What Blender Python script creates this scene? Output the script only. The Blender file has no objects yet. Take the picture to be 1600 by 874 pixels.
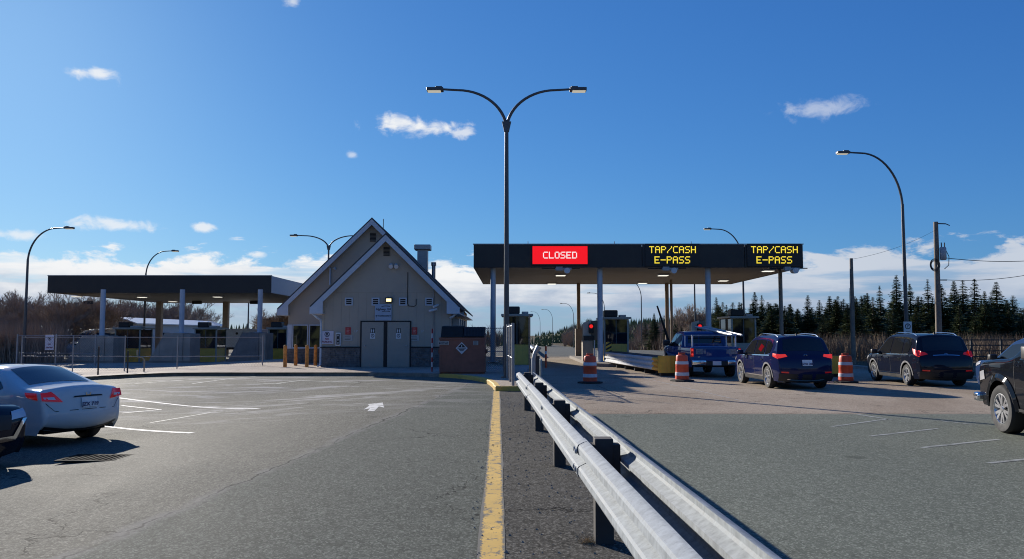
import bpy, bmesh, math, random
from mathutils import Vector, Matrix
R = math.radians
random.seed(7)
scene = bpy.context.scene
COL = scene.collection

# ------------------------------------------------------------------ camera, sky, sun, exposure
FPX, CAMH, HORIZ = 1250.0, 1.70, 523.0
PITCH = math.atan((HORIZ - 437.0) / FPX)
cam_d = bpy.data.cameras.new('camera')
cam_d.sensor_width = 36.0
cam_d.lens = 36.0 * FPX / 1600.0
cam_d.clip_start, cam_d.clip_end = 0.05, 4000
cam = bpy.data.objects.new('camera', cam_d)
COL.objects.link(cam)
cam.location = (0, 0, CAMH)
cam.rotation_euler = (math.pi / 2 + PITCH, 0, 0)
scene.camera = cam

SUN_TO = Vector((-1.5, 2.2, 1.0)).normalized()          # towards the sun: ahead and to the left
SUN_EL = math.asin(SUN_TO.z)
SUN_AZ = math.atan2(SUN_TO.x, SUN_TO.y)                    # from +Y towards +X
sd = bpy.data.lights.new('sun', 'SUN')
sd.energy = 4.8
sd.angle = R(0.53)
sd.color = (1.0, 0.93, 0.83)
sun = bpy.data.objects.new('sun', sd)
COL.objects.link(sun)
sun.rotation_euler = SUN_TO.to_track_quat('Z', 'Y').to_euler()
sun.location = (-40, 50, 40)

vs = scene.view_settings
vs.view_transform = 'Standard'
vs.look = 'None'
vs.exposure = 0.65
vs.gamma = 1.0
vs.use_curve_mapping = False
scene.cycles.use_denoising = True
scene.cycles.filter_width = 1.05
scene.cycles.sample_clamp_indirect = 4.0
scene.cycles.max_bounces = 6
scene.cycles.caustics_reflective = False
scene.cycles.caustics_refractive = False

world = bpy.data.worlds.new('World')
scene.world = world
world.use_nodes = True
WT = world.node_tree
WT.nodes.clear()


class NG:
    """tiny helper to write node maths"""
    def __init__(s, tree):
        s.t = tree

    def n(s, kind, **kw):
        nd = s.t.nodes.new(kind)
        for k, v in kw.items():
            setattr(nd, k, v)
        return nd

    def put(s, sock, v):
        if isinstance(v, bpy.types.NodeSocket):
            s.t.links.new(v, sock)
        elif v is not None:
            sock.default_value = v

    def m(s, op, a, b=None, c=None, clamp=False):
        nd = s.n('ShaderNodeMath', operation=op, use_clamp=clamp)
        s.put(nd.inputs[0], a)
        s.put(nd.inputs[1], b)
        s.put(nd.inputs[2], c)
        return nd.outputs[0]

    def v(s, op, a, b=None, scale=None):
        nd = s.n('ShaderNodeVectorMath', operation=op)
        s.put(nd.inputs[0], a)
        s.put(nd.inputs[1], b)
        if scale is not None:
            s.put(nd.inputs['Scale'], scale)
        return nd.outputs['Value'] if op in ('LENGTH', 'DOT_PRODUCT', 'DISTANCE') else nd.outputs[0]

    def smooth(s, x, lo, hi, a=0.0, b=1.0):
        nd = s.n('ShaderNodeMapRange', interpolation_type='SMOOTHSTEP')
        s.put(nd.inputs[0], x)
        for i, q in enumerate((lo, hi, a, b)):
            s.put(nd.inputs[i + 1], q)
        return nd.outputs[0]

    def noise(s, vec, scale, detail=4.0, rough=0.5, dist=0.0, col=False):
        nd = s.n('ShaderNodeTexNoise')
        s.put(nd.inputs['Vector'], vec)
        nd.inputs['Scale'].default_value = scale
        nd.inputs['Detail'].default_value = detail
        nd.inputs['Roughness'].default_value = rough
        nd.inputs['Distortion'].default_value = dist
        return nd.outputs['Color' if col else 'Fac']

    def mix(s, f, a, b, mode='MIX'):
        nd = s.n('ShaderNodeMix', data_type='RGBA', blend_type=mode)
        s.put(nd.inputs[0], f)
        for sock, q in ((nd.inputs[6], a), (nd.inputs[7], b)):
            if isinstance(q, (tuple, list)) and len(q) == 3:
                q = (*q, 1.0)
            s.put(sock, q)
        return nd.outputs[2]


def pixel_dir(px, py):
    v = Vector(((px - 800) / FPX, 1.0, (437 - py) / FPX))
    c, s = math.cos(PITCH), math.sin(PITCH)
    return Vector((v.x, v.y * c - v.z * s, v.y * s + v.z * c)).normalized()


def build_world():
    g = NG(WT)
    out = g.n('ShaderNodeOutputWorld')
    bg = g.n('ShaderNodeBackground')
    WT.links.new(bg.outputs[0], out.inputs[0])
    sky = g.n('ShaderNodeTexSky', sky_type='NISHITA')
    sky.sun_disc = False
    sky.sun_elevation = SUN_EL
    sky.sun_rotation = SUN_AZ
    sky.altitude = 0
    sky.air_density = 1.0
    sky.dust_density = 0.25
    sky.ozone_density = 2.6
    # grade of the clear sky: deeper blue, gentler glow near the sun
    sc_ = g.n('ShaderNodeSeparateColor')
    WT.links.new(sky.outputs[0], sc_.inputs[0])
    cc_ = g.n('ShaderNodeCombineColor')
    for i_, (gm, k_) in enumerate(((1.02, 0.278), (0.81, 0.79), (0.57, 2.16))):
        WT.links.new(g.m('MULTIPLY', g.m('POWER', sc_.outputs[i_], gm), k_), cc_.inputs[i_])
    clear = cc_.outputs[0]
    d = g.n('ShaderNodeTexCoord').outputs['Generated']
    sep = g.n('ShaderNodeSeparateXYZ')
    WT.links.new(d, sep.inputs[0])
    z = sep.outputs[2]
    flat = g.v('MULTIPLY', d, (1.0, 1.0, 2.6))
    puff = g.noise(flat, 15.0, 10.0, 0.60, 0.25)
    broad = g.noise(g.v('ADD', flat, (3.1, 1.7, 0.4)), 3.0, 3.0, 0.5)
    streak = g.noise(g.v('MULTIPLY', d, (1.0, 1.0, 9.0)), 6.0, 6.0, 0.55, 0.2)
    # the bank of cumulus low over the horizon
    top = g.m('MULTIPLY_ADD', broad, 0.045, 0.069)
    top = g.m('MULTIPLY_ADD', g.m('SUBTRACT', puff, 0.5), 0.12, top)
    above = g.m('SUBTRACT', top, z)
    bank = g.smooth(above, -0.002, 0.012)
    holes = g.smooth(g.m('MULTIPLY_ADD', above, -1.6, streak), 0.30, 0.46)
    low = g.smooth(z, 0.0, 0.045, 0.55, 1.0)
    bank = g.m('MULTIPLY', bank, g.m('MULTIPLY', g.m('MULTIPLY_ADD', holes, 0.55, 0.45), low))
    lit = g.smooth(g.m('MULTIPLY_ADD', above, -10.0, g.m('MULTIPLY_ADD', puff, 1.9, g.m('MULTIPLY', streak, 0.7))), 0.58, 1.25)
    lit = g.m('MULTIPLY', lit, g.smooth(sep.outputs[0], 0.0, 0.45, 1.0, 0.38))
    col = g.mix(lit, CLOUD_DARK, CLOUD_LIT)
    # single small clouds higher up
    small = None
    wisp = g.noise(g.v('MULTIPLY', d, (1.0, 1.0, 1.5)), 34.0, 8.0, 0.6, 0.4)
    for px, py, w, h, k in ((148, 117, 24, 11, 0.85), (655, 198, 62, 15, 0.95), (722, 207, 20, 9, 0.7), (1285, 171, 56, 14, 0.42),
                            (549, 242, 9, 5, 0.5), (185, 352, 60, 10, 0.75), (320, 355, 17, 6, 0.8), (30, 367, 28, 7, 0.7),
                            (403, 398, 11, 5, 0.7), (690, 413, 20, 6, 0.8), (458, 3, 14, 8, 0.6)):
        c = pixel_dir(px, py)
        df = g.v('SUBTRACT', d, tuple(c))
        df = g.v('MULTIPLY', df, (FPX / w * 0.8, FPX / w * 0.8, FPX / h * 0.8))
        mk = g.m('SUBTRACT', 1.0, g.v('LENGTH', df))
        mk = g.smooth(g.m('MULTIPLY_ADD', g.m('SUBTRACT', wisp, 0.5), 2.6, mk), 0.0, 0.9, 0.0, k)
        small = mk if small is None else g.m('MAXIMUM', small, mk)
    c1 = g.mix(small, clear, CLOUD_LIT)
    c2 = g.mix(bank, c1, col)
    WT.links.new(c2, bg.inputs[0])
    bg.inputs[1].default_value = SKY_STR


SKY_STR = 0.0655
CLOUD_DARK, CLOUD_LIT = (3.4, 4.3, 5.8), (8.8, 8.9, 9.0)
build_world()


# ------------------------------------------------------------------ helpers: heights of the ground, pixels to points
def ss(x):
    x = max(0.0, min(1.0, x))
    return x * x * (3 - 2 * x)


def gz(X, Y):
    """height of the paved ground: the car park falls to the left, the road falls away far ahead"""
    return -0.30 * ss((-X - 2.5) / 6.5) * (1 - ss((Y - 22) / 10) * ss((X + 21) / 8)) - 1.7 * ss((Y - 66) / 134)


def gnd(px, py, dz=0.0):
    d = pixel_dir(px, py)
    h = 0.0
    for _ in range(12):
        t = (h + dz - CAMH) / d.z
        p = Vector((d.x * t, d.y * t, 0))
        h = gz(p.x, p.y)
    return Vector((p.x, p.y, h + dz))


def at(px, py, Y):
    d = pixel_dir(px, py)
    t = Y / d.y
    return Vector((d.x * t, Y, CAMH + d.z * t))


# ------------------------------------------------------------------ materials
MATS = {}


def pm(name, col, rough=0.6, metal=0.0, var=0.15, scale=4.0, bump=0.0, bscale=60.0, coat=0.0, emit=None, estr=0.0, spec=0.5, grime=0.0):
    if name in MATS:
        return MATS[name]
    m = bpy.data.materials.new(name)
    m.use_nodes = True
    g = NG(m.node_tree)
    b = m.node_tree.nodes['Principled BSDF']
    pos = g.n('ShaderNodeTexCoord').outputs['Object']
    if var > 0:
        f = g.noise(pos, scale, 6.0, 0.6)
        f = g.smooth(f, 0.25, 0.75)
        c = g.mix(f, tuple(x * (1 - var) for x in col), tuple(min(1, x * (1 + var)) for x in col))
        if grime > 0:
            st = g.noise(g.v('MULTIPLY', pos, (1, 1, 0.12)), scale * 3.0, 5.0, 0.6)
            c = g.mix(g.smooth(st, 0.5, 0.8, 0, grime), c, (0.06, 0.05, 0.045))
        g.put(b.inputs['Base Color'], c)
        g.put(b.inputs['Roughness'], g.smooth(f, 0, 1, max(0.02, rough * 0.88), min(1, rough * 1.1)))
    else:
        b.inputs['Base Color'].default_value = (*col, 1)
        b.inputs['Roughness'].default_value = rough
    b.inputs['Metallic'].default_value = metal
    b.inputs['Specular IOR Level'].default_value = spec
    b.inputs['Coat Weight'].default_value = coat
    b.inputs['Coat Roughness'].default_value = 0.04
    if emit:
        b.inputs['Emission Color'].default_value = (*emit, 1)
        b.inputs['Emission Strength'].default_value = estr
    if bump > 0:
        bn = g.n('ShaderNodeBump')
        bn.inputs['Strength'].default_value = bump
        bn.inputs['Distance'].default_value = 0.01
        g.put(bn.inputs['Height'], g.noise(pos, bscale, 4.0, 0.6))
        g.put(b.inputs['Normal'], bn.outputs[0])
    MATS[name] = m
    return m


def asphalt(name, base, light, stain, speck=0.5, warm=0.0, cracks=True, rough=0.82, patch=None, lot=False):
    """aggregate speckle, worn pale patches, tar stains, tyre-darkened streaks and hairline cracks"""
    m = bpy.data.materials.new(name)
    m.use_nodes = True
    g = NG(m.node_tree)
    b = m.node_tree.nodes['Principled BSDF']
    pos = g.n('ShaderNodeNewGeometry').outputs['Position']
    big = g.noise(g.v('MULTIPLY', pos, (1.0, 0.55, 1.0)), 0.22, 6.0, 0.62, 0.6)
    mid = g.noise(pos, 1.7, 6.0, 0.65, 0.3)
    fine = g.noise(pos, 75.0, 3.0, 0.75)
    grain = g.n('ShaderNodeTexVoronoi', feature='F1')
    g.put(grain.inputs['Vector'], pos)
    grain.inputs['Scale'].default_value = 70.0
    gc = g.n('ShaderNodeSeparateColor')
    g.put(gc.inputs[0], grain.outputs['Color'])
    c = g.mix(g.smooth(big, 0.36, 0.64), base, light)
    c = g.mix(g.smooth(mid, 0.52, 0.72, 0, 0.55), c, stain)
    c = g.mix(g.smooth(gc.outputs[0], 0.62, 1.0, 0, speck), c, tuple(min(1, x * 3.4) for x in light))
    coarse = g.noise(pos, 26.0, 4.0, 0.8)
    c = g.mix(g.smooth(coarse, 0.36, 0.50, speck * 0.6, 0), c, tuple(x * 0.5 for x in base))
    c = g.mix(g.smooth(coarse, 0.54, 0.68, 0, speck * 0.5), c, tuple(min(1, x * 1.7) for x in light))
    c = g.mix(g.smooth(fine, 0.34, 0.52, speck, 0), c, tuple(x * 0.30 for x in base))
    if patch:
        wn = g.noise(g.v('MULTIPLY', pos, (0.35, 1.0, 1.0)), 0.9, 7.0, 0.7, 0.8)
        c = g.mix(g.smooth(wn, 0.58, 0.72, 0, 0.55), c, patch)
    chip = g.n('ShaderNodeTexVoronoi', feature='F1')
    g.put(chip.inputs['Vector'], g.v('MULTIPLY', pos, (1.0, 0.55, 1.0)))
    chip.inputs['Scale'].default_value = 34.0
    cs = g.n('ShaderNodeSeparateColor')
    g.put(cs.inputs[0], chip.outputs['Color'])
    c = g.mix(g.smooth(cs.outputs[0], 0.72, 0.95, 0, speck * 0.5), c, tuple(min(1, x * 2.2) for x in light))
    c = g.mix(g.smooth(cs.outputs[1], 0.74, 0.95, 0, speck * 0.7), c, tuple(x * 0.35 for x in base))
    spot = g.n('ShaderNodeTexVoronoi', feature='F1')
    g.put(spot.inputs['Vector'], g.v('ADD', pos, g.v('SCALE', g.noise(pos, 6.0, 3.0, 0.6, 0, True), None, 0.12)))
    spot.inputs['Scale'].default_value = 0.55
    c = g.mix(g.smooth(spot.outputs['Distance'], 0.04, 0.11, 0.45, 0), c, tuple(x * 0.4 for x in base))
    if lot:
        P, Q, Wc = gnd(130, 862), gnd(640, 640), gnd(330, 618)
        n2 = Vector((-(Q.y - P.y), Q.x - P.x, 0)).normalized()
        wob = g.m('MULTIPLY', g.m('SUBTRACT', g.noise(pos, 0.9, 6.0, 0.7), 0.5), 0.5)
        dd = g.m('ADD', g.v('DOT_PRODUCT', g.v('SUBTRACT', pos, tuple(P)), tuple(n2)), wob)
        c = g.mix(g.smooth(dd, -0.06, 0.06), g.mix(1.0, c, (0.84, 0.90, 0.88), 'MULTIPLY'), g.mix(1.0, c, (1.13, 1.11, 1.05), 'MULTIPLY'))
        ad = g.m('ABSOLUTE', g.m('SUBTRACT', dd, 0.02))
        c = g.mix(g.m('MULTIPLY', g.smooth(ad, 0.02, 0.16, 0.75, 0), g.smooth(mid, 0.35, 0.6)), c, (0.20, 0.195, 0.18))
        c = g.mix(g.m('MULTIPLY', g.smooth(g.m('ABSOLUTE', dd), 0.006, 0.02, 0.85, 0), g.smooth(big, 0.42, 0.52)), c, (0.015, 0.015, 0.014))
        wr = g.smooth(g.v('DISTANCE', pos, tuple(Wc)), 4.0, 12.0, 1, 0)
        sw = g.noise(g.v('MULTIPLY', pos, (0.28, 1.0, 1.0)), 1.1, 8.0, 0.72, 1.2)
        c = g.mix(g.m('MULTIPLY', wr, g.smooth(sw, 0.50, 0.60, 0, 0.8)), c, (0.36, 0.35, 0.33))
    h = g.m('MULTIPLY_ADD', gc.outputs[1], 0.5, fine)
    if cracks:
        warp = g.v('ADD', pos, g.v('SCALE', g.noise(pos, 0.8, 5.0, 0.7, 0, True), None, 1.6))
        vo = g.n('ShaderNodeTexVoronoi', feature='DISTANCE_TO_EDGE')
        g.put(vo.inputs['Vector'], warp)
        vo.inputs['Scale'].default_value = 0.21
        gate = g.smooth(g.noise(g.v('ADD', pos, (9, 4, 0)), 0.35, 2.0), 0.48, 0.58)
        ck = g.m('MULTIPLY', g.smooth(vo.outputs['Distance'], 0.0015, 0.004, 1, 0), gate)
        c = g.mix(g.m('MULTIPLY', ck, 0.8), c, (0.012, 0.012, 0.012))
        h = g.m('SUBTRACT', h, ck)
    g.put(b.inputs['Base Color'], c)
    g.put(b.inputs['Roughness'], g.smooth(big, 0.3, 0.7, rough - 0.08, rough + 0.08))
    b.inputs['Specular IOR Level'].default_value = 0.03
    bn = g.n('ShaderNodeBump')
    bn.inputs['Strength'].default_value = 0.55
    bn.inputs['Distance'].default_value = 0.006
    g.put(bn.inputs['Height'], h)
    g.put(b.inputs['Normal'], bn.outputs[0])
    MATS[name] = m
    return m


def paint_mark(name, col, under, wear=0.5, scale=5.0, edge=None):
    """road paint worn through to the asphalt"""
    m = bpy.data.materials.new(name)
    m.use_nodes = True
    g = NG(m.node_tree)
    b = m.node_tree.nodes['Principled BSDF']
    pos = g.n('ShaderNodeNewGeometry').outputs['Position']
    n1 = g.noise(pos, scale, 8.0, 0.72, 0.2)
    n2 = g.noise(pos, 60.0, 3.0, 0.7)
    f = g.smooth(g.m('MULTIPLY_ADD', n2, 0.34, n1), wear + 0.10, wear + 0.19)
    if edge:      # ragged border: distance from the line's own axis plus noise
        sx_ = g.n('ShaderNodeSeparateXYZ')
        g.put(sx_.inputs[0], pos)
        ofs = g.m('ABSOLUTE', g.m('ADD', sx_.outputs[0], g.m('MULTIPLY_ADD', sx_.outputs[1], edge[1], edge[0])))
        rag = g.m('MULTIPLY_ADD', g.m('SUBTRACT', g.noise(pos, 14.0, 8.0, 0.8), 0.5), 0.17, ofs)
        f = g.m('MULTIPLY', f, g.smooth(rag, edge[2], edge[2] + 0.012, 1, 0))
    dirt = g.smooth(g.noise(pos, 2.2, 5.0, 0.65), 0.35, 0.7, 0.66, 1.0)
    c = g.mix(f, under, g.mix(dirt, tuple(x * 0.5 for x in col), col))
    g.put(b.inputs['Base Color'], c)
    b.inputs['Roughness'].default_value = 0.75
    MATS[name] = m
    return m


def glass_mat(name, col=(0.012, 0.014, 0.018), rough=0.03):
    if name in MATS:
        return MATS[name]
    m = pm(name, col, rough, var=0.0, spec=0.6)
    return m


def emitm(name, col, strength):
    return pm(name, tuple(c * 0.12 for c in col), 0.5, var=0.0, emit=col, estr=strength)


# ------------------------------------------------------------------ objects
def link(o, parent=None):
    COL.objects.link(o)
    if parent:
        o.parent = parent
    return o


def tag(o, label=None, cat=None, group=None, kind=None):
    if label:
        o['label'] = label
    if cat:
        o['category'] = cat
    if group:
        o['group'] = group
    if kind:
        o['kind'] = kind
    return o


def thing(name, label, cat, loc=(0, 0, 0), rz=0.0, group=None):
    o = bpy.data.objects.new(name, None)
    o.empty_display_size = 0.2
    link(o)
    o.location = loc
    o.rotation_euler = (0, 0, rz)
    return tag(o, label, cat, group)


def wloc(o):
    v = Vector((0, 0, 0))
    while o is not None:
        v += Vector(o.location)
        o = o.parent
    return v


def dup(root, loc=None, rz=None, label=None, scale=None):
    """a copy of a thing with copies of its parts and sub-parts"""
    r = root.copy()
    COL.objects.link(r)
    if loc is not None:
        r.location = loc
    if rz is not None:
        r.rotation_euler = (0, 0, rz)
    if scale is not None:
        r.scale = scale
    if label:
        r['label'] = label
    for ch in list(root.children):
        c = ch.copy()
        COL.objects.link(c)
        c.parent = r
        for s in list(ch.children):
            q = s.copy()
            COL.objects.link(q)
            q.parent = c
    return r


class MB:
    """collects faces, then becomes ONE mesh object"""
    def __init__(s):
        s.v, s.f = [], []

    def add(s, verts, faces):
        o = len(s.v)
        s.v.extend([tuple(p) for p in verts])
        s.f.extend([tuple(i + o for i in f) for f in faces])
        return s

    def box(s, x0, x1, y0, y1, z0, z1, bev=0.0):
        if bev > 0 and min(x1 - x0, y1 - y0, z1 - z0) > 2.2 * bev:
            bm = bmesh.new()
            bmesh.ops.create_cube(bm, size=1.0)
            for q in bm.verts:
                q.co = Vector(((x0 + x1) / 2 + q.co.x * (x1 - x0), (y0 + y1) / 2 + q.co.y * (y1 - y0), (z0 + z1) / 2 + q.co.z * (z1 - z0)))
            bmesh.ops.bevel(bm, geom=bm.edges[:], offset=bev, segments=2, profile=0.5, affect='EDGES')
            bm.verts.index_update()
            s.add([q.co for q in bm.verts], [[q.index for q in f.verts] for f in bm.faces])
            bm.free()
            return s
        return s.add([(x0, y0, z0), (x1, y0, z0), (x1, y1, z0), (x0, y1, z0), (x0, y0, z1), (x1, y0, z1), (x1, y1, z1), (x0, y1, z1)],
                     [(0, 3, 2, 1), (4, 5, 6, 7), (0, 1, 5, 4), (1, 2, 6, 5), (2, 3, 7, 6), (3, 0, 4, 7)])

    def prism(s, poly, a, b, axis='y'):
        """poly in the plane across the axis, extruded from a to b (axis x: (y,z); y: (x,z); z: (x,y))"""
        def P(p, t):
            return {'x': (t, p[0], p[1]), 'y': (p[0], t, p[1]), 'z': (p[0], p[1], t)}[axis]
        n = len(poly)
        s.add([P(p, a) for p in poly] + [P(p, b) for p in poly],
              [tuple(range(n - 1, -1, -1)), tuple(range(n, 2 * n))] + [(i, (i + 1) % n, (i + 1) % n + n, i + n) for i in range(n)])
        return s

    def tube(s, pts, rad, n=8, cap=True):
        pts = [Vector(p) for p in pts]
        if not isinstance(rad, (list, tuple)):
            rad = [rad] * len(pts)
        o = len(s.v)
        ref = None
        for i, p in enumerate(pts):
            t = (pts[min(i + 1, len(pts) - 1)] - pts[max(i - 1, 0)])
            t = t.normalized() if t.length > 1e-9 else Vector((0, 0, 1))
            if ref is None:
                ref = Vector((1, 0, 0)) if abs(t.x) < 0.8 else Vector((0, 1, 0))
            a = (ref - t * ref.dot(t))
            a = a.normalized() if a.length > 1e-6 else t.orthogonal().normalized()
            ref = a
            bb = t.cross(a)
            for k in range(n):
                an = 2 * math.pi * k / n
                s.v.append(tuple(p + (a * math.cos(an) + bb * math.sin(an)) * rad[i]))
        for i in range(len(pts) - 1):
            for k in range(n):
                s.f.append((o + i * n + k, o + i * n + (k + 1) % n, o + (i + 1) * n + (k + 1) % n, o + (i + 1) * n + k))
        if cap:
            s.f.append(tuple(o + k for k in range(n - 1, -1, -1)))
            s.f.append(tuple(o + (len(pts) - 1) * n + k for k in range(n)))
        return s

    def lathe(s, prof, c=(0, 0, 0), axis='z', n=24):
        """prof: (radius, height) list round an axis through c"""
        o = len(s.v)
        for r, h in prof:
            for k in range(n):
                a = 2 * math.pi * k / n
                x, y = r * math.cos(a), r * math.sin(a)
                p = {'z': (x, y, h), 'x': (h, x, y), 'y': (x, h, y)}[axis]
                s.v.append((c[0] + p[0], c[1] + p[1], c[2] + p[2]))
        for i in range(len(prof) - 1):
            for k in range(n):
                s.f.append((o + i * n + k, o + i * n + (k + 1) % n, o + (i + 1) * n + (k + 1) % n, o + (i + 1) * n + k))
        return s

    def disc(s, c, r, axis='y', n=20):
        s.lathe([(0.0005, 0), (r, 0)], c, axis, n)
        return s

    def mesh(s, name, mat, smooth=False, sharp=35):
        me = bpy.data.meshes.new(name)
        me.from_pydata(s.v, [], s.f)
        bm = bmesh.new()
        bm.from_mesh(me)
        bmesh.ops.recalc_face_normals(bm, faces=bm.faces[:])
        bm.to_mesh(me)
        bm.free()
        if mat:
            me.materials.append(mat)
        if smooth:
            me.shade_smooth()
            me.set_sharp_from_angle(angle=R(sharp))
        me.update()
        return me

    def build(s, name, mat, parent=None, smooth=False, local=False, sharp=35):
        """geometry is given in world space unless local"""
        if parent is not None and not local:
            w = wloc(parent)
            s.v = [(p[0] - w.x, p[1] - w.y, p[2] - w.z) for p in s.v]
        o = bpy.data.objects.new(name, s.mesh(name, mat, smooth, sharp))
        return link(o, parent)


def solo(name, mb, mat, label, cat, loc, group=None, smooth=False):
    """a thing that is one mesh, its origin at its base"""
    mb.v = [(p[0] - loc[0], p[1] - loc[1], p[2] - loc[2]) for p in mb.v]
    o = bpy.data.objects.new(name, mb.mesh(name, mat, smooth))
    link(o)
    o.location = loc
    return tag(o, label, cat, group)


def text(body, size, loc, mat, parent, name='lettering', rot=(math.pi / 2, 0, 0), ext=0.002, sx=1.0, local=False, bold=0.0, shear=0.0):
    c = bpy.data.curves.new(name, 'FONT')
    c.body = body
    c.size = size
    c.align_x = 'CENTER'
    c.align_y = 'CENTER'
    c.extrude = ext
    c.offset = bold
    c.shear = shear
    c.resolution_u = 3
    c.materials.append(mat)
    tmp = bpy.data.objects.new('tmp', c)
    COL.objects.link(tmp)
    dg_ = bpy.context.evaluated_depsgraph_get()
    me = bpy.data.meshes.new_from_object(tmp.evaluated_get(dg_))
    me.name = name
    bpy.data.objects.remove(tmp)
    bpy.data.curves.remove(c)
    if not me.materials:
        me.materials.append(mat)
    o = bpy.data.objects.new(name, me)
    o['kind'] = 'stuff'
    link(o, parent)
    p = Vector(loc)
    if parent is not None and not local:
        p = p - wloc(parent)
    o.location = p
    o.rotation_euler = rot
    o.scale = (sx, 1, 1)
    return o


GLYPH = {'T': ['11111', '00100', '00100', '00100', '00100', '00100', '00100'], 'A': ['01110', '10001', '10001', '11111', '10001', '10001', '10001'],
         'P': ['11110', '10001', '10001', '11110', '10000', '10000', '10000'], '/': ['00001', '00001', '00010', '00100', '01000', '10000', '10000'],
         'C': ['01111', '10000', '10000', '10000', '10000', '10000', '01111'], 'S': ['01111', '10000', '10000', '01110', '00001', '00001', '11110'],
         'H': ['10001', '10001', '10001', '11111', '10001', '10001', '10001'], 'E': ['11111', '10000', '10000', '11110', '10000', '10000', '11111'],
         '-': ['00000', '00000', '00000', '11111', '00000', '00000', '00000'], 'L': ['10000', '10000', '10000', '10000', '10000', '10000', '11111'],
         'O': ['01110', '10001', '10001', '10001', '10001', '10001', '01110'], 'D': ['11110', '10001', '10001', '10001', '10001', '10001', '11110']}


def led_text(word, cx, y, cz, pitch, fill=0.98):
    """characters made of square light dots, facing -Y"""
    mb = MB()
    wch = 6 * pitch
    x0 = cx - (len(word) * wch - pitch) / 2
    for i, ch in enumerate(word):
        for r, row in enumerate(GLYPH[ch]):
            for c, bit in enumerate(row):
                if bit == '1':
                    x = x0 + i * wch + c * pitch
                    z = cz + (3 - r) * pitch
                    q = pitch * fill / 2
                    mb.add([(x + pitch / 2 - q, y, z - q), (x + pitch / 2 + q, y, z - q), (x + pitch / 2 + q, y, z + q), (x + pitch / 2 - q, y, z + q)], [(0, 1, 2, 3)])
    return mb


def structure(name, mb, mat, smooth=False):
    o = mb.build(name, mat, None, smooth)
    o['kind'] = 'structure'
    return o

# ------------------------------------------------------------------ the setting: ground, paving, kerbs
A_LOT = asphalt('lot_asphalt', (0.104, 0.103, 0.089), (0.138, 0.136, 0.118), (0.083, 0.081, 0.069), 0.42, lot=True)
A_ROAD = asphalt('road_asphalt', (0.135, 0.145, 0.118), (0.166, 0.176, 0.144), (0.118, 0.126, 0.100), 0.34, cracks=False)
A_MED = asphalt('median_asphalt', (0.056, 0.053, 0.047), (0.092, 0.088, 0.078), (0.040, 0.038, 0.034), 0.6, patch=(0.12, 0.115, 0.105))
A_CONC = asphalt('apron_concrete', (0.262, 0.203, 0.150), (0.355, 0.290, 0.226), (0.160, 0.118, 0.086), 0.24, cracks=True, patch=(0.14, 0.11, 0.09))
A_HWY = asphalt('highway_asphalt', (0.105, 0.108, 0.098), (0.135, 0.138, 0.125), (0.09, 0.09, 0.08), 0.3, cracks=False)
A_WALK = asphalt('walk_concrete', (0.33, 0.27, 0.21), (0.44, 0.37, 0.30), (0.22, 0.175, 0.135), 0.25, cracks=True)
A_SOIL = asphalt('verge_soil', (0.085, 0.068, 0.046), (0.13, 0.11, 0.075), (0.05, 0.05, 0.03), 0.4, cracks=False)
M_KERB = pm('kerb_concrete', (0.22, 0.19, 0.155), 0.85, var=0.35, scale=3, bump=0.4, bscale=40)
M_YKERB = paint_mark('kerb_yellow_paint', (0.62, 0.40, 0.085), (0.24, 0.20, 0.15), 0.42, 4.0)
M_YLINE = paint_mark('yellow_line_paint', (0.60, 0.37, 0.055), (0.075, 0.072, 0.062), 0.455, 7.0, (0.15 - 0.0174 * 6.0, 0.0174, 0.080))
M_WLINE = paint_mark('white_line_paint', (0.55, 0.55, 0.53), (0.11, 0.11, 0.105), 0.46, 3.0)
M_WFAINT = paint_mark('faded_line_paint', (0.34, 0.35, 0.32), (0.165, 0.172, 0.148), 0.49, 3.0)


def frange(a, b, step):
    n = max(1, int(math.ceil((b - a) / step)))
    return [a + (b - a) * i / n for i in range(n + 1)]


def sheet(fl, fr, ys, nx, dz, xs=None):
    mb = MB()
    for Y in ys:
        l, r = (fl(Y) if callable(fl) else fl), (fr(Y) if callable(fr) else fr)
        for i in range(nx + 1):
            X = l + (r - l) * i / nx
            mb.v.append((X, Y, gz(X, Y) + dz))
    for j in range(len(ys) - 1):
        for i in range(nx):
            a = j * (nx + 1) + i
            mb.f.append((a, a + 1, a + nx + 2, a + nx + 1))
    return mb


def yel_x(Y):
    return -0.15 - 0.0174 * (Y - 6.0)


def rail_x(Y):
    return 0.753 - 0.0355 * (Y - 6.7)


def road_l(Y):
    return rail_x(Y) + 0.62


def nonuni(vals):
    return sorted(vals)


gx = nonuni([s * q for s in (-1, 1) for q in (2, 4, 6, 8, 10, 12, 14, 16, 18, 20, 22, 24, 30, 45, 70, 110, 180, 300, 600, 1200, 2500)] + [0])
gy = nonuni([-400, -120, -40, -10, 0, 10, 18, 20, 22, 24, 26, 28, 30, 32, 34, 38, 45, 60, 65, 70, 75, 80, 90, 100, 115, 130, 150, 170, 200, 260, 400, 700, 1300, 2500])
mbg = MB()
for Y in gy:
    for X in gx:
        mbg.v.append((X, Y, gz(X, Y) - 0.16))
for j in range(len(gy) - 1):
    for i in range(len(gx) - 1):
        a = j * len(gx) + i
        mbg.f.append((a, a + 1, a + len(gx) + 1, a + len(gx)))
structure('ground', mbg, A_SOIL)

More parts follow.
